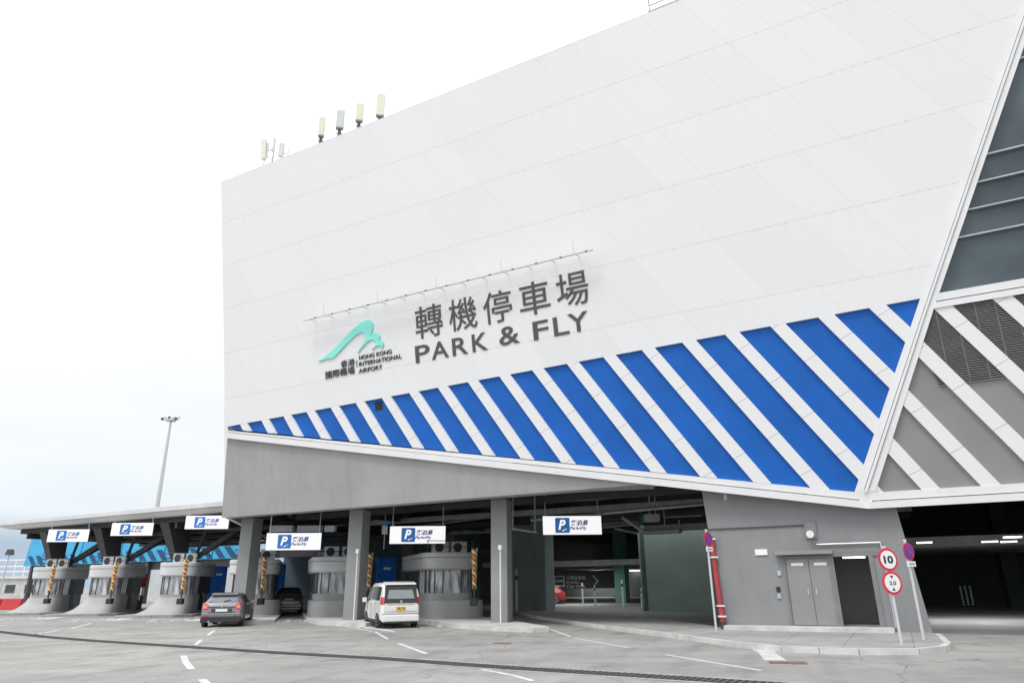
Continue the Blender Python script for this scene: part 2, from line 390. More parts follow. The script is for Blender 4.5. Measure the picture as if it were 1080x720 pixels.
MB().prism(grey_zone, -.24, -.13).build('grey_panel', 'greyp', bld, FF)
MB().prism(louv, -.125, -.115).build('louvre_back', 'black', bld, FF)
mb = MB()
v = lv[1]
while v < vg - .03:
    s_ = clip(clip(louv, (0, v), (10, v)), (10, v + .032), (0, v + .032))
    if len(s_) > 2: mb.prism(s_, -.11, -.05)
    v += .075
u_ = 2.8
while u_ < 30:
    s_ = clip(clip(louv, (u_ + .03, 0), (u_ + .03, 10)), (u_, 10), (u_, 0))
    if len(s_) > 2: mb.prism(s_, -.112, -.07)
    u_ += .55
mb.build('louvre', plain('louvre_slat_paint', (.22, .215, .205), .5), bld, FF)
for k in range(-1, 17):
    a = (2.49 + 1.72 * k - .275) * S
    p = strip(grey_zone, a, a + .55 * S, tanR)
    if len(p) > 2: MB().prism(p, -.13, .0).build('white_band', 'band', bld, FF)
glass = [(rdiag(vgl), vgl), (URT, vgl), (URT, VT), (rdiag(VT), VT)]
MB().prism(glass, -.35, -.25).build('glass_wall', 'glasswall', bld, FF)
for k, vf in enumerate([8.74, 9.65, 10.55, 11.46, 14.55, 17.3, 20.2]):
    vf *= S
    MB().prism([(rdiag(vf), vf), (URT, vf), (URT, vf + .045), (rdiag(vf + .045), vf + .045)], -.25, -.08).build('glass_fin', 'steel', bld, FF)
# grey beam face and its soffit
be0, be1, be2 = uv(232, 546), uv(650, 512), uv(676, 509.8)
ZB = fw(*be0).z
beam = [o0, be0, (be1[0], be0[1] + .02), (uv(690, 508)[0], be0[1] + .04), (o0[0] + (o1[0]-o0[0])*.8, o0[1] + (o1[1]-o0[1])*.8 + .02)]
MB().prism([(o0[0], o0[1] + .1)] + beam[1:4] , -.22, -.12).build('beam', 'render', bld, FF)
e0 = fw(*be0, -.22); e1 = fw(uv(700, 507)[0], be0[1], -.22)
MB().hexa([e0, e1, e1 + NIN * .7, e0 + NIN * .7 + D * 0], [p + Vector((0, 0, .25)) for p in (e0, e1, e1 + NIN * .7, e0 + NIN * .7)]).build('beam', 'render', bld, IDM)
# body: roof, ceiling slab, sides
def fline(u, z, back):                          # point behind the facade at height z
    v = (z - C0.z) / VV.z; return fw(u, v, 0) + NIN * back
top = fw(0, VT).z - .15
A, B = fline(UL + .1, top, .3), fline(URT, top, .3); DEP = 78
MB().hexa([A - Vector((0,0,.3)), B - Vector((0,0,.3)), B + DEEP*DEP - Vector((0,0,.3)), A + DEEP*DEP - Vector((0,0,.3))], [A, B, B + DEEP*DEP, A + DEEP*DEP]).build('roof', 'conc_lt', bld, IDM)
ZC = 6.35
a0, b0 = fline(UL + .1, ZC, .45), fline(URT, ZC, .45)
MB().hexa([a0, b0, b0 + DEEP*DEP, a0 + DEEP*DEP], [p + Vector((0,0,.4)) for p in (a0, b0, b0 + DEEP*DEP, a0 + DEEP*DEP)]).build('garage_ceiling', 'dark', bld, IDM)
lo0, up0 = fw(be0[0] + .02, be0[1], -.25), fw(UL + .02, VT - .1, -.25)
MB().hexa([lo0, lo0 + UU*.3, lo0 + UU*.3 + DEEP*DEP, lo0 + DEEP*DEP], [up0, up0 + UU*.3, up0 + UU*.3 + DEEP*DEP, up0 + DEEP*DEP]).build('side_wall', 'white', bld, IDM)
# backing behind panels so nothing is see-through (upper part only)
MB().prism([(UL + .3, vleft - .4), (0.3, .3), (URT, .3), (URT, VT - .3), (UL + .3, VT - .3)], -.6, -.4).build('facade_backing', 'dark', bld, FF)
# columns under the beam
cl0 = gnd(527, 656, .15) + Vector((0, .25, 0))
def strike_px(p0, px):                          # along the strike through p0 to a photo column
    best = min((abs(540 + FPX * ((p0 + D*t*.05 - CAM).dot(RT)) / ((p0 + D*t*.05 - CAM).dot(FW)) - px), t) for t in range(-1200, 1400))
    return p0 + D * best[1] * .05
colpos = [cl0, strike_px(cl0, 370), strike_px(cl0, 252)]
def column(p, w, d, z0, z1, mat='col', top=(0, 0), rz=None):
    q = math.atan2(-.25, 1) if rz is None else rz
    ax = Vector((math.cos(q), math.sin(q), 0)) * w / 2; ay = Vector((-math.sin(q), math.cos(q), 0)) * d / 2
    bs = [p - ax - ay, p + ax - ay, p + ax + ay, p - ax + ay]; t = Vector((top[0], top[1], 0))
    return MB().hexa([Vector((b.x, b.y, z0)) for b in bs], [Vector((b.x, b.y, z1)) + t for b in bs]).build('column', mat, bld, IDM, bevel=.02)
for p in colpos: column(p + NIN * .2, .75, .95, .12, ZB + .1)
pc = gnd(574, 645, 0); column(pc, 1.05, 1.0, 0, ZC, 'green', rz=R(-38))
pc2 = gnd(657, 632, 0) ; column(Vector((pc2.x * .85, pc2.y * .85, 0)), 1.0, 1.0, 0, ZC, 'green2', rz=R(-30))
for px, Y in ((548, 52), (470, 58), (430, 66)):
    g = dep(px, 612, Y); column(Vector((g.x, g.y, 0)), 1., 1., 0, ZC, 'col')

# front service block under the facade
WB = C0 + NIN * .42
def wallpt(x, y, off=0.):
    d = ray(x, y); t = (WB - CAM).dot(NIN) / d.dot(NIN); return CAM + d * t - NIN * off
BL, TLp, TRp, BR = wallpt(764, 664), wallpt(739.5, 516), wallpt(944, 528), wallpt(984, 668)
def zset(p, z): return Vector((p.x, p.y, z))
BL = zset(BL, .1); BR = zset(BR, .1); TLp = zset(TLp, 6.2) - UU * .05; TRp = zset(TRp, 6.2) - UU * .2
# door opening cut out: build wall in pieces around the dark doorway
dl0, dl1, dr0, dr1 = wallpt(889, 659), wallpt(877.5, 587), wallpt(928, 660), wallpt(917, 585)
def UZ(p): return ((p - WB).dot(UU), p.z)
WF = Matrix((UU, Vector((0, 0, 1)), UU.cross(Vector((0, 0, 1))))).transposed().to_4x4(); WF.translation = Vector((WB.x, WB.y, 0))
blk = [UZ(BL), UZ(BR), UZ(TRp), UZ(TLp)]
hole = [(UZ(dl0)[0], .27), (UZ(dr0)[0], .27), (UZ(dr1)[0] + .05, UZ(dl1)[1]), (UZ(dl1)[0], UZ(dl1)[1])]
zt = hole[2][1]
w1 = [blk[0], (hole[0][0], .1), hole[0], hole[3], (hole[3][0] - .3, 6.2), blk[3]]
w2 = [(hole[0][0], .1), (hole[1][0], .1), hole[1], hole[0]]
w3 = [(hole[1][0], .1), blk[1], blk[2], (hole[3][0] - .3, 6.2), hole[3], hole[2], hole[1]]
mb = MB()
for w_ in (w1, w2, w3): mb.prism(w_, -.3, 0)
M['block'] = stained('block_wall_paint', (.245, .247, .253))
front = mb.build('block_wall', 'block', bld, WF)
# doorway room and block body
mb = MB(); hx0, hx1 = hole[3][0] - .3, hole[1][0] + .5
mb.box((hx0, .1, -2.6), (hx0 + .1, 3.0, -.3)); mb.box((hx1, .1, -2.6), (hx1 + .1, 3.0, -.3)); mb.box((hx0, .1, -2.7), (hx1 + .1, 3.0, -2.6)); mb.box((hx0, 2.95, -2.6), (hx1 + .1, 3.05, -.3)); mb.box((hx0, .2, -2.6), (hx1, .265, -.3))
mb.build('lobby', 'col', bld, WF)
MB().box((hx0 + .6, hole[3][1] - .04, -.62), (hx1 - .6, hole[3][1] + .01, -.45)).build('ceiling_light', 'lit', bld, WF)
bx = MB(); bx.hexa([(blk[0][0] + .1, .1, -9), (blk[1][0] - .15, .1, -9), (blk[1][0] - .15, .1, -2.8), (blk[0][0] + .1, .1, -2.8)], [(blk[3][0] + .1, 6.2, -9), (blk[2][0] - .15, 6.2, -9), (blk[2][0] - .15, 6.2, -2.8), (blk[3][0] + .1, 6.2, -2.8)])
bx.hexa([(blk[0][0] + .02, .1, -2.8), (blk[0][0] + .2, .1, -2.8), (blk[0][0] + .2, .1, -.3), (blk[0][0] + .02, .1, -.3)], [(blk[3][0] + .02, 6.2, -2.8), (blk[3][0] + .2, 6.2, -2.8), (blk[3][0] + .2, 6.2, -.3), (blk[3][0] + .02, 6.2, -.3)])
bx.hexa([(blk[1][0] - .2, .1, -2.8), (blk[1][0] - .02, .1, -2.8), (blk[1][0] - .02, .1, -.3), (blk[1][0] - .2, .1, -.3)], [(blk[2][0] - .2, 6.2, -2.8), (blk[2][0] - .02, 6.2, -2.8), (blk[2][0] - .02, 6.2, -.3), (blk[2][0] - .2, 6.2, -.3)])
bx.build('block_wall', 'block', bld, WF)
def wq(x, y): return UZ(wallpt(x, y))
def wbox(name, x0, y0, x1, y1, w0, w1, mat, **k):   # rectangle on the wall between two photo pixels
    a, b = wq(x0, y0), wq(x1, y1); return MB().box((a[0], b[1], w0), (b[0], a[1], w1)).build(name, mat, bld, WF, **k)
M['door'] = plain('grey_steel_door', (.25, .252, .255), .5, var=.06)
M['frame'] = plain('grey_frame', (.20, .20, .205), .5)
d0, d1, d2 = wq(830, 588), wq(853, 588), wq(880, 588); 
zb_, zt_ = .29, wq(850, 589)[1]
dx0, dx1, dx2 = d0[0] - .06, d1[0] - .03, d2[0] - .12
for a, b in ((dx0, dx1 - .012), (dx1 + .012, dx2)):
    dr = MB().box((a, zb_, .0), (b, zt_, .035)).build('door', 'door', bld, WF, bevel=.005)
    hx = b - .12 if a == dx0 else a + .12
    MB().box((hx - .02, 1.25, .035), (hx + .02, 1.45, .08)).build('handle', 'steel', dr, WF)
    MB().box(((a+b)/2 - .2, zt_ - .22, .036), ((a+b)/2 + .2, zt_ - .13, .045)).build('nameplate', 'signwhite', dr, WF)
MB().box((dx0 - .08, .27, -.02), (dx0 - .02, zt_ + .08, .06)).box((dx2 + .02, .27, -.02), (dx2 + .08, zt_ + .08, .06)).box((dx0 - .08, zt_ + .02, .0), (dx2 + .08, zt_ + .08, .061)).build('door_frame', 'frame', bld, WF)
MB().box((dx0 - .3, zt_ + .14, 0), (dx2 + .1, zt_ + .26, .28)).build('door_canopy', 'col', bld, WF, bevel=.01)
MB().box((hole[0][0] - .15, .27, -.02), (hole[0][0] - .01, zt + .15, .05)).box((hole[1][0] + .02, .27, -.02), (hole[1][0] + .16, zt + .15, .05)).box((hole[3][0] - .1, zt + .01, 0), (hole[2][0] + .2, zt + .15, .051)).build('doorway_frame', 'frame', bld, WF)
q0, q1 = wq(862, 577.5), wq(926, 577); zz = zt + .42
MB().tube((q0[0], zz, .07), (q1[0] + .1, zz, .07), .028).tube((q1[0] + .1, zz, .07), (q1[0] + .1, .27, .07), .028).build('conduit', 'steel', bld, WF)
c0, c1 = wq(747, 558), wq(853, 555)
MB().tube((c0[0], c0[1], .04), (c1[0], c0[1] , .04), .02).build('conduit', 'dkmetal', bld, WF)
MB().box((blk[0][0] + .5, c0[1] + 1.05 - .01, .0), (blk[0][0] + .6, c0[1] + 1.25, .004)).build('wall_stain', 'conc_lt', bld, WF)
for (x, y, s) in ((803, 582, (.42, .2)), ): 
    a = wq(x, y); MB().box((a[0] - s[0]/2, a[1] - s[1]/2, 0), (a[0] + s[0]/2, a[1] + s[1]/2, .05)).build('wall_plate', 'signwhite', bld, WF)
for x, y in ((822, 604), (821, 621), (822, 628)):
    a = wq(x, y); MB().box((a[0] - .06, a[1] - .08, 0), (a[0] + .06, a[1] + .08, .05)).build('wall_switch', 'steel' if y != 621 else 'black', bld, WF)
st = MB().prism([(blk[0][0] + .15, 0), (hole[1][0] + .45, 0), (hole[1][0] + .45, .0001)], 0, .001)
a = wq(849, 560)
wl = thing('wall_lamp', 'small white wall lamp with black back plate above the grey double doors', 'lamp', WF @ Vector((a[0], a[1], 0)))
MB().box((a[0] + .0, a[1] - .25, 0), (a[0] + .38, a[1] + .3, .06)).build('back_plate', 'frame', wl, WF)
MB().tube((a[0] + .18, a[1] - .08, .05), (a[0] + .18, a[1] - .12, .3), .1, .13).build('lamp_head', 'signwhite', wl, WF)
# raised step in front of the doors
x0s, x1s = blk[0][0] + .12, hole[1][0] + .42
struct(MB().box((x0s, .05, .02), (x1s, .27, .62)).build('step', 'conc_lt', None, WF, bevel=.01))

# ------------------------------------------------------------------ interior
def wall(p, q, z0, z1, mat, name='interior_wall', t=.3):
    p = Vector((p.x, p.y, 0)); q = Vector((q.x, q.y, 0)); n = (q - p).normalized().cross(Vector((0,0,1))) * t
    b = [p, q, q - n, p - n]
    return MB().hexa([zset(x, z0) for x in b], [zset(x, z1) for x in b]).build(name, mat, bld, IDM)
iw = gnd(678, 644, 0)
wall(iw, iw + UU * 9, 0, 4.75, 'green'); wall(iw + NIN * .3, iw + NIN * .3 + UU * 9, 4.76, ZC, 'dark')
wall(iw + UU * .4, iw + UU * .4 + NIN * 20, 0, ZC, 'green2')
g1_ = dep(535, 615, 50); g2_ = dep(571, 615, 49); wall(g1_, g2_, 0, ZC, 'green')
bk = dep(560, 612, 96)
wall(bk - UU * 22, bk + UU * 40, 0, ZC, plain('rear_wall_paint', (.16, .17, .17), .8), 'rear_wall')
# lower soffit deeper inside, with tubes
def low_ceiling(px, Y, z, wd, dp):
    g = dep(px, 605, Y); g.z = z
    MB().hexa([g - UU*wd/2, g + UU*wd/2, g + UU*wd/2 + NIN*dp, g - UU*wd/2 + NIN*dp], [x + Vector((0,0,.4)) for x in (g - UU*wd/2, g + UU*wd/2, g + UU*wd/2 + NIN*dp, g - UU*wd/2 + NIN*dp)]).build('low_soffit', 'conc_lt', bld, IDM)
    return g
low_ceiling(625, 62, 3.15, 22, 34)
def ceil_light(px, py, z, l=1.3, w=.16, dirv=UU):
    g = gnd(px, py, z)
    a = dirv * l / 2; b = dirv.cross(Vector((0, 0, 1))) * w / 2
    MB().hexa([g - a - b, g + a - b, g + a + b, g - a + b], [x + Vector((0, 0, .05)) for x in (g - a - b, g + a - b, g + a + b, g - a + b)]).build('ceiling_light', 'lit', bld, IDM)
for px, py in ((629, 602.3), (655, 602.8), (667, 603.6), (672, 601.6)): ceil_light(px, py, 3.0, 1.9, .3)
# right hand opening
ro = dep(1020, 570, 36)
def slabz(p, z, wl_, wr, dp, th, mat, name):
    g = zset(p, z); a = [g - UU*wl_, g + UU*wr, g + UU*wr + NIN*dp, g - UU*wl_ + NIN*dp]
    return MB().hexa(a, [x + Vector((0,0,th)) for x in a]).build(name, mat, bld, IDM)
slabz(ro, ro.z - .25, 5, 30, 14, .5, 'concrete', 'low_soffit')
for px, py in ((975, 572.5), (1044, 571.5), (1064, 571.5), (1068, 566.8), (1010, 560)): 
    g = gnd(px, py, ro.z - .27 if py > 565 else 5.2)
    a = UU * .3; b = NIN * .14
    MB().hexa([g-a-b, g+a-b, g+a+b, g-a+b], [x + Vector((0,0,.05)) for x in (g-a-b, g+a-b, g+a+b, g-a+b)]).build('ceiling_light', 'lit', bld, IDM)
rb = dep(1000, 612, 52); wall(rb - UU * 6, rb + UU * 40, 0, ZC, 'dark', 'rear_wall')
g = dep(1066, 612, 46); column(Vector((g.x, g.y, 0)), .9, .9, 0, ZC, 'dark')
M['bluegrey'] = plain('blue_grey_wall_paint', (.13, .19, .23), .7)
w0_ = dep(297, 612, 70); wall(w0_, zset(dep(506, 612, 70), 0), 0, ZC, 'bluegrey', 'rear_wall')
b_a, b_b = dep(270, 585, 50), dep(345, 583, 47); MB().bar(b_a, zset(b_b, b_a.z), .4, .45).build('gantry_beam', 'frame', bld, IDM)
# garage area lights: some at ceiling tubes, others added to lift the shade
for px, py, z, pw, sx_ in ((629, 602.3, 3.0, 220, 5), (667, 603.6, 3.0, 220, 4), (607, 598, 2.95, 230, 4), (975, 572.5, 3.2, 190, 3), (1044, 571.5, 3.2, 190, 3), (640, 560, 5.2, 190, 8), (700, 553, 5.2, 150, 8)):
    la = bpy.data.lights.new('garage_fill_light', 'AREA'); la.energy = pw; la.size = sx_; la.color = (.95, 1, .97)
    lo_ = bpy.data.objects.new('garage_fill_light', la); COL.objects.link(lo_); g_ = gnd(px, py, z); lo_.location = g_
# services under the slab
def pipe(name, p, q, r, mat='pipe'): MB().tube(p, q, r, n=8).build(name, mat, bld, IDM)
def pz(px, py, Y): return dep(px, py, Y)
pipe('pipe', pz(560, 548, 36), pz(745, 531, 33), .09); pipe('pipe', pz(540, 521, 33), pz(690, 514, 29), .05)
pipe('pipe', pz(656, 545, 36), pz(680, 561, 36), .1); pipe('pipe', pz(680, 561, 36), pz(718, 559, 34), .13)
pipe('pipe', pz(600, 560, 40), pz(668, 552, 40), .08); pipe('pipe', pz(540, 557, 35), pz(566, 561, 34), .06)
pipe('pipe', pz(648, 557, 38), pz(672, 562, 38), .07); pipe('pipe', pz(430, 556, 46), pz(520, 545, 42), .06)
pipe('pipe', pz(283, 561, 45), pz(365, 553, 41), .06, 'dkmetal'); pipe('pipe', pz(700, 545, 37), pz(740, 543, 35), .06)
for px, y0, y1, Y in ((684, 514, 545, 34), (690, 514, 545, 34), (564, 520, 562, 34), (541, 524, 556, 35), (700, 536, 556, 36), (716, 548, 560, 35)): pipe('hanger', pz(px, y0, Y), pz(px + (px-540)*.008, y1, Y), .035)
cb = pz(687, 548, 34); MB().box((cb.x - .35, cb.y - .3, cb.z - .1), (cb.x + .35, cb.y + .3, cb.z + .25)).build('junction_box', 'pipe', bld, IDM)
for k in range(9):
    p = fline(-4 - k * 3.1, ZC, 2.); MB().bar(zset(p, ZC - .25), zset(p + DEEP * 34, ZC - .25), .35, .5).build('ceiling_beam', 'dark', bld, IDM)
for k in range(5):
    p = fline(UL + .5, ZC, 5. + 5.5 * k); q = fline(2, ZC, 5. + 5.5 * k); MB().bar(zset(p, ZC - .75), zset(q, ZC - .75), .5, .3).build('duct', 'pipe' if k % 2 else 'dkmetal', bld, IDM)
M['officeglass'] = glassy('office_glass', (.30, .33, .34), .15, .7)
# windows strip at the back of the booth lanes (glazed office above the lanes)
for px0, px1, Y in ((284, 308, 40.5), (313, 338, 39.5), (342, 352, 39)):
    a = pz(px0, 560.5, Y); b = pz(px1, 560.5, Y); b.z = a.z; z1 = pz(px0, 554, Y).z
    MB().hexa([a, b, b + NIN*.2, a + NIN*.2], [zset(x, z1) for x in (a, b, b + NIN*.2, a + NIN*.2)]).build('window', M['officeglass'], bld, IDM)

# ------------------------------------------------------------------ facade sign lettering
def cell(x0, y0, x1, y1):                       # glyph box (photo px: lower left x, top right x, y top / bottom at the middle)
    cx, cy = (x0 + x1) / 2, (y0 + y1) / 2; return uv(cx, cy)
LF = lambda u, v, w=.02: FF @ Matrix.Translation(Vector((u, v, w)))
sg = thing('facade_lettering', 'charcoal raised letters reading PARK & FLY in Chinese and English on the white facade', 'sign', fw(*uv(530, 345)))
chars = [('轉', 438, 467, 338.5), ('機', 473.5, 503, 330.8), ('停', 509.6, 540, 323.5), ('車', 547.6, 580, 314.2), ('場', 586.5, 620.7, 304.8)]
for ch, x0, x1, yc in chars:
    a = uv(x0, yc); b = uv(x1, yc); w_ = (b[0] - a[0]); u0, vc = (a[0]), (a[1] + b[1]) / 2
    h_ = w_ * 1.0
    text('character', ch, 1.5, 'letters', sg, LF(u0, vc - h_ / 2), bold=.003, ext=.015, fit=(w_, h_))
lat_ = [('P', 439, 383, 454), ('A', 456, 379.6, 473.6), ('R', 478, 375.5, 494), ('K', 499, 371.5, 515), ('&', 527.5, 365, 548.5), ('F', 563.5, 359, 579.5), ('L', 585, 354.7, 601), ('Y', 600.5, 351.5, 621.5)]
pu = uv(439, 383); H_ = uv(439, 365.4)[1] - pu[1]
for ch, x0, yb, x1 in lat_:
    a = uv(x0, yb); b = uv(x1, yb - (x1 - x0) * .2)
    text('letter', ch, 1.2, 'letters', sg, LF(a[0], a[1]), bold=.010, ext=.015, fit=(b[0] - a[0], H_ * 1.02))
lg = thing('airport_logo_sign', 'teal bridge-like swoosh emblem with small airport name in two languages left of the big letters', 'sign', fw(*uv(380, 370)))
sw = [(60,492),(110,455),(200,385),(330,250),(430,150),(490,100),(545,72),(595,76),(615,110),(608,170),(588,232),(625,200),(665,208),(685,235),(672,285),(700,280),(722,305),(712,345),(696,362),(700,328),(655,335),(602,372),(640,325),(650,290),(610,268),(570,285),(515,335),(458,410),(490,350),(525,295),(540,245),(525,205),(500,195),(440,225),(360,300),(280,385),(210,458),(150,465)]
swp = [uv(330 + x / 9.6, 330 + y / 9.6) for x, y in sw]
MB().prism(swp, .01, .07).build('emblem', 'teal', lg, FF)
def line_px(s, x0, yb, x1, hpx, par, mat='letters', bold=.0, ext=.02, nm='lettering', slope=.18):
    a = uv(x0, yb); b = uv(x1, yb - (x1 - x0) * slope); h = uv(x0, yb - hpx)[1] - a[1]
    text(nm, s, .3, mat, par, LF(a[0], a[1], .03), bold=bold, ext=ext, fit=(b[0] - a[0], h))
line_px('HONG KONG', 379.3, 379.5, 413.5, 4.4, lg); line_px('INTERNATIONAL', 379.3, 386.3, 424, 4.4, lg); line_px('AIRPORT', 379, 393.5, 403.5, 4.4, lg)
line_px('香港', 360, 388, 374.5, 7.4, lg, bold=.0); line_px('國際機場', 344, 399.5, 374.5, 7.8, lg, bold=.0)
a, b = uv(376.8, 387), uv(376.8, 380); MB().box((a[0] - .015, a[1], .01), (a[0] + .015, b[1], .04)).build('divider', 'letters', lg, FF)
# light bar above the lettering
p, q = uv(328, 340), uv(630, 267); vbr = (p[1] + q[1]) / 2
lb = thing('sign_light_bar', 'long thin white lamp rail projecting from the facade above the lettering', 'lamp', fw(p[0], vbr))
MB().box((p[0], vbr, .45), (q[0], vbr + .08, .62)).build('rail', 'white', lb, FF)
n = 14
for k in range(n):
    u = p[0] + (q[0] - p[0]) * (k + .3) / n
    MB().tube((u, vbr + .03, 0), (u, vbr + .03, .6), .02, n=6).build('bracket', 'steel', lb, FF)
    MB().box((u + .5, vbr - .03, .6), (u + .6, vbr + .0, .68)).build('lamp_head', 'dkmetal', lb, FF)
    if k % 3 == 1: MB().tube((u, vbr + .05, .65), (u, vbr + .55, .65), .012, n=5).build('spike', 'steel', lb, FF)
# small square opening in one blue stripe
a = uv(397.5, 428); MB().box((a[0] - .2, a[1] - .2, -.12), (a[0] + .25, a[1] + .22, -.10)).build('vent', 'black', bld, FF)

# ------------------------------------------------------------------ rooftop items
def roof_pt(px, py, back=.6):
    q_ = fw(0, VT) + NIN * back; d = ray(px, py); return CAM + d * ((q_ - CAM).dot(NIN) / d.dot(NIN)) + Vector((0, 0, 0))
ants = [(337.8, 120.7, 143, 151, 6.5, 'M'), (357.3, 113, 134.5, 145, 8.3, 'W'), (378, 106, 127, 137, 8, 'M'), (400.3, 96, 122, 129, 9, 'M')]
names = ['cream panel antenna, leftmost of the row of four on the roof edge', 'whiter panel antenna second in the row of four on the roof edge', 'cream panel antenna third in the row of four on the roof edge', 'tallest cream panel antenna at the right end of the roof row']
for (px, yt, ym, yb, wpx, kk), lab in zip(ants, names):
    p = roof_pt(px, yb); s = pxm(p); zt_a = (yb - yt) / s * 1.06; zm = (yb - ym) / s * 1.06
    t = thing('panel_antenna', lab, 'antenna', p, 0, 'panel antennas on the roof edge')
    w_ = wpx / s / 2; W0 = Matrix.Translation(p) @ Matrix.Rotation(R(10), 4, 'Z')
    z0_ = -.6
    MB().box((-w_, -.12, zm), (w_, .12, zt_a)).build('antenna_panel', 'cream' if kk == 'M' else 'pale_ant', t, W0, bevel=.05)
    MB().box((-w_*.9, -.1, zm - .05), (w_*.9, .1, zm + .02)).build('end_cap', 'antmount', t, W0)
    MB().tube((0, .2, z0_), (0, .2, zm + .8), .055, n=8).tube((0, .2, zm - .3), (0, .0, zm + .1), .04, n=6).tube((-.14, .1, z0_), (-.05, .1, zm), .04, n=6).tube((-.16, .1, zm - .25), (.16, .1, zm - .25), .04, n=6).tube((.13, .1, z0_), (.05, .1, zm), .03, n=6).build('mount', 'antmount', t, W0)
# cluster at the left
p = roof_pt(279, 172); s = pxm(p); t = thing('panel_antenna', 'narrow yellowed antenna with ribbed side at the left end of the roof', 'antenna', p, 0, 'panel antennas on the roof edge')
W0 = Matrix.Translation(p)
MB().hexa([(-.22,-.1,.25),(.05,-.1,.25),(.05,.1,.25),(-.22,.1,.25)], [(-.38,-.1,1.6),(-.05,-.1,1.6),(-.05,.1,1.6),(-.38,.1,1.6)]).build('antenna_panel', plain('yellowed_plastic', (.74, .69, .56), .5), t, W0)
MB().tube((-.05, 0, -.3), (.0, 0, 1.4), .04, n=6).tube((0, 0, .9), (.45, 0, .85), .03, n=6).tube((0, 0, .4), (.4, 0, .3), .03, n=6).tube((.4, 0, -.2), (.45, 0, 1.0), .04, n=6).build('mount', 'steel', t, W0)
mb = MB()
for k in range(6): mb.box((-.05, -.05, .5 + k*.16), (.15, .05, .56 + k*.16))
mb.build('bracket', 'steel', t, W0)
p = roof_pt(286, 170, .9); t = thing('panel_antenna', 'thin grey edge-on antenna beside the yellowed one', 'antenna', p, 0, 'panel antennas on the roof edge'); W0 = Matrix.Translation(p)
MB().box((-.05, -.15, .7), (.08, .15, 1.6)).build('antenna_panel', 'steel', t, W0); MB().tube((0, .2, -.3), (0, .2, 1.1), .035, n=6).build('mount', 'dkmetal', t, W0)
p = roof_pt(296, 167); t = thing('panel_antenna', 'short white antenna with side clamp between the yellowed antenna and the row of four', 'antenna', p, 0, 'panel antennas on the roof edge'); W0 = Matrix.Translation(p)
MB().box((-.14, -.1, .1), (.12, .1, 1.0)).build('antenna_panel', 'pale_ant', t, W0); MB().tube((.35, .1, -.3), (.38, .1, .75), .03, n=6).tube((0, .1, .4), (.35, .1, .4), .03, n=6).build('mount', 'steel', t, W0)
# roof plant kerb with railing
pa = roof_pt(684, 20, 1.2); rp = thing('rooftop_plinth', 'grey rooftop plinth with thin railing above the top edge of the facade', 'plinth', pa)
W0 = Matrix((UU, NIN, Vector((0,0,1)))).transposed().to_4x4(); W0.translation = pa
MB().box((0, 0, -.4), (14, 6, .42)).build('plinth', 'col', rp, W0)
mb = MB()
for k in range(10): mb.tube((.05 + k*1.5, .1, .42), (.05 + k*1.5, .1, 1.5), .022, n=6)
for z in (.8, 1.15, 1.5): mb.tube((.05, .1, z), (13.6, .1, z), .022, n=6)
mb.build('railing', 'dkmetal', rp, W0)

# ------------------------------------------------------------------ ground
struct(MB().quadfaces([(-4000, -3000, 0), (4000, -3000, 0), (4000, 5000, 0), (-4000, 5000, 0)], [(0, 1, 2, 3)]).build('road', 'asphalt'))
# pavement in front of the block and garage apron
KZ = .13
kpx = [(540, 644.5), (562, 648.5), (623, 657), (706, 667), (745, 672), (779, 676.5), (827, 681), (905, 683.6), (965, 683.5), (990, 681), (996, 677.5)]
ke = [gnd(x, y, KZ) for x, y in kpx]
kin = [gnd(986, 668, KZ), zset(wallpt(983, 664), KZ) + NIN * .4, zset(wallpt(764, 660), KZ) + NIN * .4, gnd(700, 652, KZ), gnd(620, 646.5, KZ), gnd(562, 642, KZ)]
poly = [(p.x, p.y) for p in ke] + [(p.x, p.y) for p in kin]
def tri_prism(name, poly, z0, z1, mat):
    bm = bmesh.new(); vs = [bm.verts.new((x, y, z1)) for x, y in poly]; f = bm.faces.new(vs)
    r = bmesh.ops.extrude_face_region(bm, geom=[f]); bmesh.ops.translate(bm, verts=[v for v in r['geom'] if isinstance(v, bmesh.types.BMVert)], vec=(0, 0, z0 - z1))
    bmesh.ops.recalc_face_normals(bm, faces=bm.faces[:]); bmesh.ops.triangulate(bm, faces=[f for f in bm.faces if len(f.verts) > 4])
    me = bpy.data.meshes.new(name); bm.to_mesh(me); bm.free(); me.materials.append(M[mat]); return link(name, me)
struct(tri_prism('pavement', poly, 0.001, KZ, 'pave'))
def ribbon(pts, w, z0, z1, side=1):
    """bar of width w laid along pts, to one side"""
    mb = MB(); P = [Vector((p.x, p.y, 0)) for p in pts]; L = []; gap = []
    if side == 1:
        Q = [P[0]]
        for i in range(len(P)-1):
            n_ = max(1, round((P[i+1]-P[i]).length / .9)); Q += [P[i].lerp(P[i+1], (k+1)/n_) for k in range(n_)]
        P = Q
    for i, p in enumerate(P):
        t = (P[min(i+1, len(P)-1)] - P[max(i-1, 0)]).normalized(); n_ = Vector((t.y, -t.x, 0)) * side; L.append(p + n_ * w)
    for i in range(len(P) - 1):
        a_, b_, c_, d_ = P[i], P[i].lerp(P[i+1], .982), L[i].lerp(L[i+1], .982), L[i]; dz = random.uniform(-.004, .004)
        mb.hexa([zset(x, z0) for x in (a_, b_, c_, d_)], [zset(x, z1 + dz) for x in (a_, b_, c_, d_)])
    return mb
struct(ribbon(ke + [gnd(986, 668, KZ)], .16, 0.0, KZ + .012).build('kerb', 'conc_lt'))
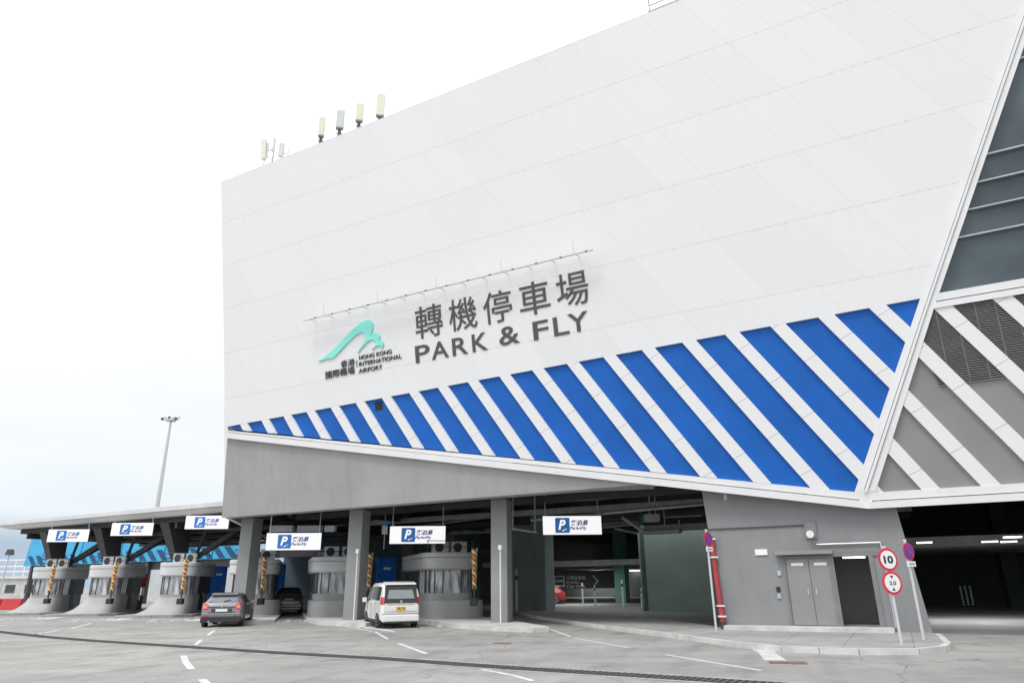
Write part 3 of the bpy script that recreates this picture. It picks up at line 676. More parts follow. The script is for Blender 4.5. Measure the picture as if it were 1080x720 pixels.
# inner garage floor
fl = [gnd(545, 644, 0), gnd(764, 664, 0), zset(wallpt(985, 664), 0) + NIN*2, zset(wallpt(985, 664), 0) + NIN * 2 + UU * 30]
fl2 = [fl[3] + DEEP * 40, fl[0] + DEEP * 42]
struct(tri_prism('garage_floor', [(p.x, p.y) for p in fl + fl2], -.02, .004, 'floor'))

# drain: grating strip with pale concrete edges
dpx = [(-60, 659), (0, 666), (50, 671.5), (100, 675.5), (200, 682), (300, 688.5), (400, 694), (540, 704), (690, 713), (790, 719.5), (860, 724)]
DC = [gnd(x, y) for x, y in dpx]
dr = thing('drain_channel', 'long dark slotted drain grating crossing the road in the foreground', 'drain', DC[4])
def lane(pts, o0_, o1_, z):
    mb = MB(); P = [zset(p, 0) for p in pts]
    for i in range(len(P)-1):
        t = (P[i+1]-P[i]).normalized(); n_ = Vector((-t.y, t.x, 0))
        mb.quadfaces([zset(P[i]+n_*o0_, z), zset(P[i+1]+n_*o0_, z), zset(P[i+1]+n_*o1_, z), zset(P[i]+n_*o1_, z)], [(0,1,2,3)])
    return mb
lane(DC, -.46, .46, .004).build('surround', plain('drain_surround', (.36, .355, .345), .85, var=.35, scale=1.5), dr, IDM)
lane(DC, -.28, .28, .008).build('channel', 'black', dr, IDM)
mb = MB()
for i in range(len(DC)-1):
    a, b = zset(DC[i], 0), zset(DC[i+1], 0); L_ = (b-a).length; t = (b-a)/L_; n_ = Vector((-t.y, t.x, 0))
    if i < 3: st_ = .5
    else: st_ = .14
    for k in range(int(L_/st_)):
        c = a + t*(k*st_); mb.hexa([c-n_*.27, c+t*.05-n_*.27, c+t*.05+n_*.27, c+n_*.27], [x+Vector((0,0,.014)) for x in (c-n_*.27, c+t*.05-n_*.27, c+t*.05+n_*.27, c+n_*.27)])
gr_ = mb.build('grating', plain('grating_iron', (.13, .125, .12), .7, .3), dr, IDM); gr_['kind'] = 'stuff'

# painted lines (one painted layer of the road)
def ln(mb, pts, w, z=.004):
    P = [gnd(x, y) for x, y in pts]
    for i in range(len(P)-1):
        t = (P[i+1]-P[i]).normalized(); n_ = Vector((-t.y, t.x, 0))*w/2
        mb.quadfaces([zset(P[i]-n_, z), zset(P[i+1]-n_, z), zset(P[i+1]+n_, z), zset(P[i]+n_, z)], [(0,1,2,3)])
mb = MB()
for pts, w in [([(219, 669.5), (226, 664.5)], .13), ([(206, 679.5), (212, 674.5)], .13), ([(193.5, 691), (196, 698), (202, 705)], .16), ([(213, 716), (222, 724)], .16),
    ([(395, 665.5), (409, 673.5)], .12), ([(420, 678), (450, 689)], .13), ([(508, 705.5), (540, 711.5), (562, 717.5)], .12), ([(577, 662), (602, 671)], .13), ([(605, 672.5), (664, 682.7)], .1),
    ([(702, 690), (803, 706.7)], .11), ([(75, 662.3), (97, 656.6)], .13), ([(30, 670), (62, 664)], .13), ([(-10, 676), (6, 675)], .13), ([(510, 660), (577, 662)], .1), ([(340, 655), (395, 666)], .12), ([(110, 654), (120, 651.5)], .13), ([(226, 662), (236, 659)], .12)]:
    ln(mb, pts, w)
struct(mb.build('road_marking', 'paint'))
mb = MB()
P = [gnd(x, y) for x, y in ((-20, 661), (60, 668.5), (130, 673.5), (230, 680.0), (330, 686.5), (400, 690.5))]
for i in range(len(P)-1):
    t = (P[i+1]-P[i]); 
    for k in range(8):
        if random.random() < .72:
            a_ = P[i]+t*(k/8); b_ = P[i]+t*((k+.85)/8); n_ = Vector((-t.y, t.x, 0)).normalized()*.05
            mb.quadfaces([zset(a_-n_, .004), zset(b_-n_, .004), zset(b_+n_, .004), zset(a_+n_, .004)], [(0,1,2,3)])
struct(mb.build('worn_road_marking', 'paint_worn'))
# road ramp patch by the kerb corner and dirty ground covers
pp = [gnd(x, y) for x, y in ((784, 678.6), (797, 679.5), (814, 684), (822, 691), (830, 696), (806, 695.5), (800, 688))]
struct(tri_prism('concrete_patch', [(p.x, p.y) for p in pp], -.02, .006, 'conc_lt'))
M['rust'] = plain('rusty_iron', (.20, .12, .10), .8, var=.5, scale=8)
for (x, y, w_, d_, lab) in ((831, 698.5, .8, .5, 'rust stained utility cover beside the pale concrete patch'), (530, 678, .55, .4, 'small reddish utility cover in the middle of the road'), (560, 666, .5, .4, 'dark utility cover near the end of the raised island')):
    g = gnd(x, y); o = MB().box((-w_/2, -d_/2, .002), (w_/2, d_/2, .007)).build('utility_cover', 'rust', None, Matrix.Translation(g) @ Matrix.Rotation(R(-15), 4, 'Z')); tag(o, lab, 'cover', 'utility covers in the road')

# ------------------------------------------------------------------ booths on their islands
HD = R(-16); HV = Vector((math.sin(HD), math.cos(HD), 0)); HX = Vector((math.cos(HD), -math.sin(HD), 0))
b0p = gnd(471, 652, .15) + HV * 1.5
bpos = [strike_px(b0p, px) for px in (471, 352, 264, 184, 108, 47)]
def stadium(r, l, n=14, nose=1.0):
    """outline in local xy: rounded at -y (towards the traffic), square-ish at +y"""
    pts = []
    for i in range(n + 1):
        a = math.pi + math.pi * i / n; c_, s_ = math.cos(a), math.sin(a); pts.append((r * math.copysign(abs(c_) ** .6, c_), r * nose * .8 * math.copysign(abs(s_) ** .6, s_)))
    pts += [(r, l - .3), (r - .3, l), (-r + .3, l), (-r, l - .3)]
    return pts
def loft(mb, rings):
    n = len(rings[0]); base = len(mb.v)
    for rg in rings: mb.v += [Vector(p) for p in rg]
    for j in range(len(rings)-1):
        for i in range(n):
            mb.f.append((base+j*n+i, base+j*n+(i+1) % n, base+(j+1)*n+(i+1) % n, base+(j+1)*n+i))
    mb.f.append(tuple(base+i for i in range(n))[::-1]); mb.f.append(tuple(base+(len(rings)-1)*n+i for i in range(n)))
    return mb
def ringz(pts, z, dx=0., dy=0.): return [(x+dx, y+dy, z) for x, y in pts]
def booth(proto_flare, label, ringmat):
    t = thing('toll_booth', label, 'booth', (0, 0, 0), 0, 'toll booths in the entry lanes')
    if proto_flare:
        rg = [ringz(stadium(1.95, .5, nose=1.2), .15, -.75, -.2), ringz(stadium(1.65, .45, nose=1.15), .42, -.42), ringz(stadium(1.42, .4, nose=1.1), .8, -.15), ringz(stadium(1.3, .4, nose=1.1), 1.15, -.03)]
    else: rg = [ringz(stadium(1.55, 2.2), .15, .15, -.2), ringz(stadium(1.55, 2.2), .93, .15, -.2), ringz(stadium(1.5, 2.15), .98, .15, -.2)]
    loft(MB(), rg).build('plinth', 'boothbase' if not proto_flare else 'ring_dk', t, smooth=True)
    loft(MB(), [ringz(stadium(1.2, 4.8), .15), ringz(stadium(1.2, 4.8), 1.32)]).build('cab_wall', 'boothbase', t, smooth=True)
    loft(MB(), [ringz(stadium(1.14, 4.7), 1.32), ringz(stadium(1.14, 4.7), 2.45)]).build('window_band', 'boothglass', t, smooth=True)
    for i in (0, 2, 4, 6, 8, 10, 12, 14):
        x, y = stadium(1.17, 4.75)[i]; MB().box((x - .025, y - .025, 1.32), (x + .025, y + .025, 2.45)).build('mullion', 'dkmetal', t)
    # rear solid half of the cab with a door on each side
    MB().box((-1.215, 1.5, 1.3), (1.215, 4.78, 2.44)).build('rear_cab_wall', 'dkmetal', t)
    for sx in (-1, 1):
        dd = MB().box((sx*1.22 - .02, 1.9, .3), (sx*1.22 + .02, 2.8, 2.3)).build('door', 'blackpl', t)
        MB().box((sx*1.25 - .02, 2.65, 1.2), (sx*1.25 + .02, 2.7, 1.4)).build('handle', 'steel', dd)
    loft(MB(), [ringz(stadium(1.33, 5.0), 2.42), ringz(stadium(1.42, 5.1), 2.5), ringz(stadium(1.47, 5.1), 3.22), ringz(stadium(1.42, 5.05), 3.26)]).build('roof_fascia', ringmat, t, smooth=True)
    loft(MB(), [ringz(stadium(1.475, 5.11), 3.0), ringz(stadium(1.48, 5.11), 3.02)]).build('fascia_groove', 'dkmetal', t, smooth=True)
    mb = MB()
    for x in (-1.2, 0, 1.2):
        for y in (-.5, 1.5, 3.5): mb.tube((x, y, 3.26), (x, y, 3.85), .02, n=5)
    for z in (3.55, 3.85):
        mb.tube((-1.2, -.5, z), (1.2, -.5, z), .02, n=5).tube((-1.2, -.5, z), (-1.2, 3.5, z), .02, n=5).tube((1.2, -.5, z), (1.2, 3.5, z), .02, n=5)
    mb.build('roof_rail', 'dkmetal', t)
    for x in (-.35, .65):
        a = MB().box((x - .42, .2, 3.27), (x + .42, .6, 3.85)).build('air_conditioner', 'steel', t)
        MB().tube((x - .08, .21, 3.56), (x - .08, .18, 3.56), .24, n=14).build('fan', 'blackpl', a)
    return t
labs = ['dark grey toll booth with a low rounded drum base right of the white van', 'toll booth partly hidden by the middle concrete column', 'toll booth behind the left concrete column beside the grey hatchback', 'toll booth with flared grey base directly left of the grey hatchback', 'toll booth with flared grey base, second from the left edge', 'toll booth at the far left end beside the red barrier']
BH = [-R(-20), -R(-18), -R(-16), -R(-9), -R(-10), -R(-12)]
for i, (p, lab) in enumerate(zip(bpos, labs)):
    if i == 0: o = b_first = booth(False, lab, 'ring_dk')
    elif i == 1: o = b_proto = booth(False, lab, 'roofring')
    elif i == 3: o = b_flare = booth(True, lab, 'roofring')
    elif i == 2: o = copy_tree(b_proto)
    else: o = copy_tree(b_flare)
    o['label'] = lab; place(o, zset(p, 0), BH[i])
    if i > 2: o.matrix_basis = o.matrix_basis @ Matrix.Diagonal((.8, .85, 1, 1))
    WM[o.name] = Matrix.Translation(zset(p, 0)) @ Matrix.Rotation(BH[i], 4, 'Z')
# traffic islands
def island(tip_px, p, i):
    loc = Matrix.Translation(zset(p, 0)) @ Matrix.Rotation(BH[i], 4, 'Z')
    l0 = {0: -10.6, 1: -8.4, 2: -8.2, 3: -3.6, 4: -3.6, 5: -3.6}[i]
    if i == 0: ol = [(-1.55, 8), (-1.55, -2), (-1.3, -6.5), (-.5, -8.6), (.6, l0 + .2), (1.3, l0 + .3), (1.6, l0 + 1.3), (2.0, -2), (1.9, 8)]
    elif i < 3: ol = [(-1.5, 8), (-1.5, -3), (-1.2, -6.), (-.3, l0 + .6), (.8, l0), (1.7, l0 + .9), (1.75, -3), (1.6, 8)]
    else: ol = [(-2.1, 8), (-3.0, -1.2), (-2.9, l0 + 1.6), (-2.2, l0 + 1.2), (.6, l0 + 1.2), (1.5, l0 + 2), (1.5, 8)]
    o = tri_prism('traffic_island', ol, 0, .15, 'conc_lt' if i < 3 else 'pave'); o.matrix_basis = loc; WM[o.name] = loc; struct(o)
for i, p in enumerate(bpos): island(None, p, i)
# lane text painted in front of the booths
def road_text(s, px, py, w, d, rz=None):
    g = gnd(px, py); fr = Matrix.Translation(Vector((g.x, g.y, .006))) @ Matrix.Rotation(-HD if rz is None else rz, 4, 'Z')
    return text('road_marking', s, 1, 'paint', None, fr @ Matrix.Translation(Vector((-w/2, -d/2, 0))), fit=(w * 1.15, d * 1.4), ext=0., bold=.055)
for s, px, py, w_ in (('飛泊易', 305, 654.6, 2.3), ('飛泊易', 181, 654.3, 2.8), ('飛泊易', 98, 653.8, 2.8), ('飛泊易', 463, 659.5, 2.4), ('飛泊易', 22, 652.5, 3.0)):
    struct(road_text(s, px, py, w_, 2.6))
# island-nose hatching
mb = MB()
for k in range(7): ln(mb, [(352 + k*9, 655.5 + k*1.3), (362 + k*9, 659.0 + k*1.2)], .16, .005)
for k in range(6): ln(mb, [(144 + k*11, 649.5 - .05*k), (153 + k*11, 650.4 - .05*k)], .2, .005)
for k in range(7): ln(mb, [(4 + k*14, 645.5 - .1*k), (14 + k*14, 646.2 - .1*k)], .2, .005)
struct(mb.build('road_marking', 'paint'))
# festive garlands
def garland():
    t = thing('hanging_garland', '', 'decoration', (0, 0, 0), 0, 'twisted garlands on the booths')
    for ph, mt in ((0, 'orange'), (math.pi, 'gold')):
        mb = MB(); N_ = 46; H = 1.75
        for k in range(N_):
            a0_, a1_ = ph + k * .5, ph + (k + 1) * .5; z0, z1 = 3.3 - H*k/N_, 3.3 - H*(k+1)/N_
            r_ = .15 * (1 - .3*k/N_); wd = .15
            P = [(r_*math.cos(a0_), r_*math.sin(a0_), z0), (r_*math.cos(a1_), r_*math.sin(a1_), z1)]
            mb.hexa([(P[0][0], P[0][1], P[0][2]-wd/2), (P[1][0], P[1][1], P[1][2]-wd/2), (P[1][0]*.4, P[1][1]*.4, P[1][2]-wd/2), (P[0][0]*.4, P[0][1]*.4, P[0][2]-wd/2)],
                    [(P[0][0], P[0][1], P[0][2]+wd/2), (P[1][0], P[1][1], P[1][2]+wd/2), (P[1][0]*.4, P[1][1]*.4, P[1][2]+wd/2), (P[0][0]*.4, P[0][1]*.4, P[0][2]+wd/2)])
        mb.build('streamer', mt, t)
    MB().tube((0, 0, 3.34), (0, 0, 1.1), .05, n=6).build('cord', 'dkmetal', t)
    MB().box((-.2, -.18, .75), (.16, .18, 1.1)).build('weight_box', 'blackpl', t, bevel=.04)
    return t
gl = ['orange and gold twisted garland at the right of the booth beside the white van', 'orange and gold twisted garland right of the middle column above the white van', 'orange and gold twisted garland above the grey hatchback and left of the black car', 'orange and gold twisted garland on the booth left of the hatchback', 'orange and gold twisted garland on the second booth from the left edge', 'orange and gold twisted garland on the booth at the far left']
gpx = [500, 389, 277, 193, 119, 53]
for i, (p, lab, gx) in enumerate(zip(bpos, gl, gpx)):
    if i == 0: o = g_proto = garland()
    else: o = copy_tree(g_proto)
    q = p - HV * 1.75 + HX * (1.35 if i < 3 else .5)
    o['label'] = lab; place(o, zset(strike_px(zset(p - HV * 1.8, 1.9), gx), 0), 0)
bp_ = dep(405.5, 563, 40); bn = thing('banner', 'small narrow cyan and white hanging banner left of the lit sign above the van', 'banner', bp_)
zt2 = dep(405.5, 549, 40).z - bp_.z
MB().box((-.16, 0, zt2*.62), (.16, .03, zt2)).build('upper_panel', 'cyan', bn); MB().box((-.16, .0, .0), (.16, .03, zt2*.62 - .003)).build('lower_panel', 'signwhite', bn)
MB().tube((0, .05, -.8), (0, .05, zt2 + .6), .025, n=6).build('rod', 'steel', bn)
# lane control posts (red signal panel), barriers
def lane_post():
    t = thing('lane_signal', '', 'signal', (0, 0, 0), 0, 'lane signals beside the booths')
    MB().tube((0, 0, .1), (0, 0, 2.6), .05, n=8).build('post', 'steel', t)
    MB().box((-.42, -.08, 1.75), (.42, .08, 2.75)).build('signal_panel', 'red', t, bevel=.04)
    mb = MB(); 
    for k in range(13):
        a, b = R(50 + 260*k/13), R(50 + 260*(k+1)/13)
        mb.hexa([(.22*math.cos(a), -.085, 2.25+.22*math.sin(a)), (.22*math.cos(b), -.085, 2.25+.22*math.sin(b)), (.13*math.cos(b), -.085, 2.25+.13*math.sin(b)), (.13*math.cos(a), -.085, 2.25+.13*math.sin(a))],
                [(.22*math.cos(a), -.1, 2.25+.22*math.sin(a)), (.22*math.cos(b), -.1, 2.25+.22*math.sin(b)), (.13*math.cos(b), -.1, 2.25+.13*math.sin(b)), (.13*math.cos(a), -.1, 2.25+.13*math.sin(a))])
    mb.build('symbol', 'signwhite', t)
    MB().box((-.25, -.2, .15), (.25, .2, 1.2)).build('ticket_machine', 'dkmetal', t, bevel=.03)
    MB().box((-.24, -.23, .85), (.24, -.2, 1.15)).build('screen', 'signwhite', t)
    return t
l0_ = lane_post(); l0_['label'] = 'red lane signal on a post between the two booths left of the hatchback'
place(l0_, zset(dep(149, 612, 56), 0)); l1_ = copy_tree(l0_); l1_['label'] = 'red lane signal on a post just above the left tail of the hatchback'; place(l1_, zset(dep(211, 610, 53), 0))
# blue cabinets
def cab():
    t = thing('blue_cabinet', '', 'cabinet', (0, 0, 0), 0, 'tall blue cabinets behind the booths')
    MB().box((-.62, -.5, 0), (.62, .5, 3.3)).build('body', 'bluebox', t, bevel=.06)
    dd = MB().box((-.5, -.53, .3), (.5, -.5, 3.1)).build('door', 'bluebox', t, bevel=.01)
    MB().box((.38, -.58, 1.5), (.43, -.53, 1.8)).build('handle', 'steel', dd)
    MB().box((-.2, -.55, 2.6), (.25, -.532, 2.75)).build('notice', 'signwhite', t)
    return t
for i, (px, Y, lab) in enumerate(((229, 58, 'tall blue cabinet behind the grey hatchback'), (290, 54, 'tall blue cabinet left of the black car'), (404, 44, 'tall blue cabinet behind the white van'))):
    o = c_proto = cab() if i == 0 else None
    if i == 0: c_first = o
    else: o = copy_tree(c_first)
    o['label'] = lab; place(o, zset(dep(px, 612, Y), 0), -HD + .25)

# hanging illuminated boards
def board():
    t = thing('hanging_sign', '', 'sign', (0, 0, 0), 0, 'lit parking signs above the lanes')
    fr = Matrix.Rotation(R(90), 4, 'X')         # text plane upright, facing -y
    MB().box((-1.45, 0, -.45), (1.45, .16, .45)).build('case', 'dkmetal', t, bevel=.01)
    MB().box((-1.43, -.012, -.435), (1.43, 0, .435)).build('face', 'board', t)
    W_ = WM[t.name] @ fr
    e = MB(); rr = .09; pts = []
    for cx, cy, a0 in ((-.48+.3-.0, .3, 0), (-.48-.3, .3, 90), (-.48-.3, -.3, 180), (-.48+.3, -.3, 270)):
        for k in range(5):
            a = R(a0 + 22.5*k); pts.append((cx + rr*.6*math.cos(a) , cy + rr*.6*math.sin(a)))
    e.prism(pts, .013, .02); em = e.build('emblem', 'logoblue', t, W_)
    text('letter', 'P', .6, 'board', em, W_ @ Matrix.Translation(Vector((-.68, -.2, .022))), bold=.02, ext=.003, shear=.25, fit=(.36, .46))
    MB().prism([(-.50, -.24), (-.3, -.19), (-.26, -.15), (-.42, -.2), (-.48, -.28)], .021, .025).build('swoosh', 'board', em, W_)
    text('lettering', '飛泊易', .4, 'textblue', t, W_ @ Matrix.Translation(Vector((-.1, -.02, .014))), bold=.014, ext=.003, shear=.25, fit=(.88, .27))
    text('lettering', 'ParknFly', .4, 'textblue', t, W_ @ Matrix.Translation(Vector((-.13, -.25, .014))), bold=.012, ext=.003, shear=.25, fit=(.84, .2))
    MB().tube((-1.3, .08, .45), (-1.3, .08, 1.5), .025, n=6).tube((1.3, .08, .45), (1.3, .08, 1.5), .025, n=6).build('hanger', 'steel', t)
    return t
bl = [((572, 635), 553.6, 'lit parking sign rightmost of the six, over the open garage lane'), ((411, 470), 563.7, 'lit parking sign hanging over the dark booth beside the white van'), ((281, 338.5), 570.7, 'lit parking sign hanging above the black car'), ((196, 241), 550.5, 'lit parking sign cut by the left corner of the building, over the hatchback'), ((118, 161), 557.8, 'lit parking sign second from the left under the canopy'), ((51, 93), 564.5, 'lit parking sign leftmost of the six under the canopy')]
for i, ((x0, x1), yc, lab) in enumerate(bl):
    if i == 0: o = brd = board()
    else: o = copy_tree(brd)
    d = ray((x0+x1)/2, yc); p = CAM + d * (FPX * 2.9 / (x1 - x0) / FPX) 
    if i > 2:
        q_ = bpos[3] - HV * 2.4; p = CAM + d * ((q_ - CAM).dot(NIN) / d.dot(NIN))
    o['label'] = lab; place(o, p, R(4))
    if i > 2:
        for ch in o.children:
            if ch.name.startswith('hanger'): ch.matrix_basis = Matrix.Diagonal((1, 1, .55, 1))
        k_s = (x1 - x0) / pxm(p) / 2.9; o.matrix_basis = o.matrix_basis @ Matrix.Diagonal((k_s, k_s, k_s, 1))

# ------------------------------------------------------------------ left canopy
bf = bpos[3] - HV * 1.2
def on_strike(p0, x, y):                        # intersect a pixel ray with the vertical plane of the booth row
    n_ = NIN; d = ray(x, y); t = (p0 - CAM).dot(n_) / d.dot(n_); return CAM + d * t
cn = thing('entrance_canopy', 'long low grey canopy roof over the booths at the left', 'canopy', zset(bf, 0))
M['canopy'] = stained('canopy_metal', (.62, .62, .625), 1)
A = on_strike(bf, -3, 551); B = on_strike(bf, 262, 526)
zt_c, zb_c = (on_strike(bf, 200, 531.5).z), (on_strike(bf, 200, 541.5).z)
A0, B0 = zset(A, zb_c), zset(B, zb_c)
w_c = 17.
Mc = Matrix((UU, NIN, Vector((0,0,1)))).transposed().to_4x4(); Mc.translation = Vector((A.x, A.y, 0)); Lc = (B - A).dot(UU)
h_ = zt_c - zb_c
MB().hexa([(1.6, .25, zb_c), (Lc, .25, zb_c), (Lc, w_c, zb_c), (1.6, w_c, zb_c)], [(0, 0, zt_c - .32), (Lc, 0, zt_c - .32), (Lc, w_c + .3, zt_c - .32), (0, w_c + .3, zt_c - .32)]).build('fascia', 'canopy', cn, Mc)
MB().box((-.05, -.06, zt_c - .31), (Lc, w_c + .35, zt_c)).build('roof_deck', 'canopy', cn, Mc, bevel=.02)
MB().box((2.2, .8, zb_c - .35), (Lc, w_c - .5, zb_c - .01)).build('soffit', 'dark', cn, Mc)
mb = MB()
for k in range(12): mb.box((3 + k*3., .9, zb_c - .75), (3.2 + k*3., w_c - .6, zb_c - .36))
for y in (3, 7, 11, 15): mb.box((2.4, y, zb_c - .95), (Lc, y + .2, zb_c - .7))
mb.build('soffit_beams', 'dkmetal', cn, Mc)
for i in (3, 4, 5):
    p = bpos[i] + HV * 1.6 - HX * .0
    q = Mc.inverted() @ zset(p, 0)
    MB().hexa([(q.x - .95, q.y - .3, 3.2), (q.x - .4, q.y - .3, 3.2), (q.x - .4, q.y + .4, 3.2), (q.x - .95, q.y + .4, 3.2)], [(q.x - 1.7, q.y - 1.2, zb_c - .36), (q.x - .75, q.y - 1.2, zb_c - .36), (q.x - .75, q.y + .6, zb_c - .36), (q.x - 1.7, q.y + .6, zb_c - .36)]).build('column', 'dkmetal', cn, Mc)
    mb = MB(); mb.bar((q.x, q.y + .5, 3.5), (q.x + 2.4, q.y + 2.5, zb_c - .4), .22, .3); mb.bar((q.x, q.y + .5, 3.5), (q.x + .9, q.y + 4, zb_c - .4), .22, .3); mb.bar((q.x + .2, q.y + .5, 3.5), (q.x + 1.6, q.y + .2, zb_c - .4), .14, .2)
    mb.build('strut', 'dkmetal', cn, Mc)
# cyan sheeting hall behind the canopy
sp0 = bpos[3] + NIN * 22
sh = thing('cyan_screen_wall', 'bright cyan panelled screen with dark diagonal stripes seen behind the booths', 'wall', zset(sp0, 0))
Ms = Matrix((UU, NIN, Vector((0,0,1)))).transposed().to_4x4(); Ms.translation = zset(on_strike(sp0, 26, 590), 0); Ls = (on_strike(sp0, 262, 590) - on_strike(sp0, 26, 590)).dot(UU)
z0s, z1s = on_strike(sp0, 150, 592).z, on_strike(sp0, 150, 560).z
x = .0; 
while x < Ls:
    MB().hexa([(x, 0, z0s), (min(x + 3.9, Ls), 0, z0s), (min(x + 3.9, Ls), .4, z0s), (x, .4, z0s)], [(x + .6, 0, z1s), (min(x + 4.5, Ls + .6), 0, z1s), (min(x + 4.5, Ls + .6), .4, z1s), (x + .6, .4, z1s)]).build('cyan_panel', 'cyan', sh, Ms); x += 4.1
mb = MB(); x = 2.
while x < Ls - 2: mb.hexa([(x, -.06, z0s + .1), (x + .9, -.06, z0s + .1), (x + .9, -.01, z0s + .1), (x, -.01, z0s + .1)], [(x - 1.3, -.06, z0s + 1.25), (x - .4, -.06, z0s + 1.25), (x - .4, -.01, z0s + 1.25), (x - 1.3, -.01, z0s + 1.25)]); x += 1.9
mb.build('diagonal_stripes', 'navy', sh, Ms)
MB().box((1, .5, z0s - .9), (Ls, 1, z0s)).build('lower_beam', 'dkmetal', sh, Ms)
x = 1.5
while x < Ls: MB().box((x, .1, 0), (x + .5, .6, z1s)).build('post', 'dkmetal', sh, Ms); x += 8
MB().box((2.5, 9, 0), (Ls + 8, 9.3, z0s - .3)).build('back_wall', 'roofring', sh, Ms)

# ------------------------------------------------------------------ street signs
def sign_pole(px0, py0, px1, py1, name, label, group=None):
    g = gnd(px0, py0, KZ); H = None
    d = ray(px1, py1); z = CAM.z + d.z * (g.y / d.y)
    t = thing(name, label, 'sign', g, 0, group)
    MB().tube((0, 0, 0), (0, 0, z - g.z), .038, n=10).build('post', 'pole', t)
    MB().tube((0, 0, z - g.z), (0, 0, z - g.z + .03), .05, n=10).build('cap', 'signwhite', t)
    return t, z - g.z
def disc(t, z, r, mat, y, name='disc', rz=0., th=.012, sx=1.):
    fr = WM[t.name] @ Matrix.Rotation(rz, 4, 'Z')
    N_ = 40; P = [(r*sx*math.cos(2*math.pi*k/N_), y, z + r*math.sin(2*math.pi*k/N_)) for k in range(N_)]
    return MB().hexa(P, [(a, b - th, c) for a, b, c in P]).build(name, mat, t, fr)
M['ring_red'] = plain('sign_red', (.65, .03, .05), .45, var=.05); M['dkletter'] = plain('sign_black', (.02, .02, .02), .5)
t, h = sign_pole(951, 678.5, 930, 577, 'speed_limit_sign', 'round white 10 speed sign above a second red-ringed disc on one pole', None)
r_ = .27; rzs = R(12)
def frx(t, rz, y): return WM[t.name] @ Matrix.Rotation(rz, 4, 'Z') @ Matrix.Translation(Vector((0, y, 0))) @ Matrix.Rotation(R(90), 4, 'X')
z1 = h - .32; z2 = z1 - .60; r_ = .30
for z in (z1, z2):
    dsk = disc(t, z, r_, 'ring_red', -.06, 'sign_disc', rzs); disc(t, z, r_ * .78, 'signwhite', -.073, 'sign_face', rzs)
text('numerals', '10', .3, 'dkletter', t, frx(t, rzs, -.088) @ Matrix.Translation(Vector((-.145, z1 - .10, 0))), bold=.012, ext=.002, fit=(.29, .2))
text('numerals', '2.0', .2, 'dkletter', t, frx(t, rzs, -.088) @ Matrix.Translation(Vector((-.10, z2 - .05, 0))), bold=.004, ext=.002, fit=(.2, .1))
fr = frx(t, rzs, -.088)
MB().prism([(-.05, z2 + .19), (.05, z2 + .19), (0, z2 + .11)], 0, .003).prism([(-.05, z2 - .19), (.05, z2 - .19), (0, z2 - .11)], 0, .003).build('arrow', 'dkletter', t, fr)
t2, h2 = sign_pole(941, 665, 933, 622, 'sign_stay', 'thin grey leaning pole just behind the speed sign', None); t2['category'] = 'pole'
t2.name = 'short_pole'; WM['short_pole'] = WM.get('sign_stay', WM.get('short_pole'))
def clearway(px0, py0, px1, py1, label, rz):
    t, h = sign_pole(px0, py0, px1, py1, 'no_stopping_sign', label, 'no stopping signs on grey posts')
    disc(t, h - .3, .25, 'ring_red', -.05, 'sign_disc', rz); disc(t, h - .3, .2, 'purple', -.063, 'sign_face', rz)
    fr = frx(t, rz, -.078); MB().prism([(-.16, h - .16), (-.12, h - .12), (.16, h - .44), (.12, h - .48)], 0, .003).build('cross_bar', 'ring_red', t, fr)
    MB().box((-.18, -.08, h - .72), (.18, -.05, h - .57)).build('time_plate', 'signwhite', t, WM[t.name] @ Matrix.Rotation(rz, 4, 'Z'))
    MB().prism([(-.12, h - .655), (.12, h - .655), (.12, h - .635), (-.12, h - .635)], .005, .008).build('arrow', 'dkletter', t, fr)
    return t
clearway(974.5, 674, 952, 570, 'purple no stopping disc on a grey post at the right end of the pavement', R(28))
tl_ = clearway(755.5, 665, 746.5, 559, 'purple no stopping disc on a grey post beside the red pipe', R(40))
# red pipe with white brackets on the block's left corner
pa_ = wallpt(763, 655, .12); pb_ = wallpt(750.5, 566, .12)
fp = thing('fire_pipe', 'thick red pipe with pale clamps on the left corner of the grey block', 'pipe', zset(pa_, .13))
MB().tube(pa_, pb_, .09, n=12).build('pipe', 'pipered', fp, IDM)
for k in (.06, .18, .75, .97):
    c = pa_.lerp(pb_, k); MB().box((c.x - .12, c.y - .13, c.z - .02), (c.x + .12, c.y + .13, c.z + .03)).build('clamp', 'signwhite', fp, IDM)
MB().tube(zset(pa_, .13), pa_ + Vector((0, 0, .05)), .08, n=10).build('valve', 'dkmetal', fp, IDM)
# small white column post on the middle columns
for i, (x0, y0, x1, y1) in enumerate(((528, 655, 526.3, 577), (373, 651, 374.5, 581))):
    g = colpos[i] - Vector((math.sin(R(-14)) * 0, .62, 0)); d = ray(x0, y0); g = CAM + d * (g.y / d.y); g.z = .15; z = (CAM + ray(x1, y1) * (g.y / ray(x1, y1).y)).z
    t = thing('warning_pole', ['slender white pole in front of the right concrete column', 'slender white pole in front of the middle concrete column'][i], 'pole', g)
    MB().tube((0, 0, 0), (0, 0, z - .15), .03, n=8).build('post', 'signwhite', t); MB().tube((0, 0, z - .25), (0, 0, z - .05), .1, n=10).build('head', 'signwhite', t)

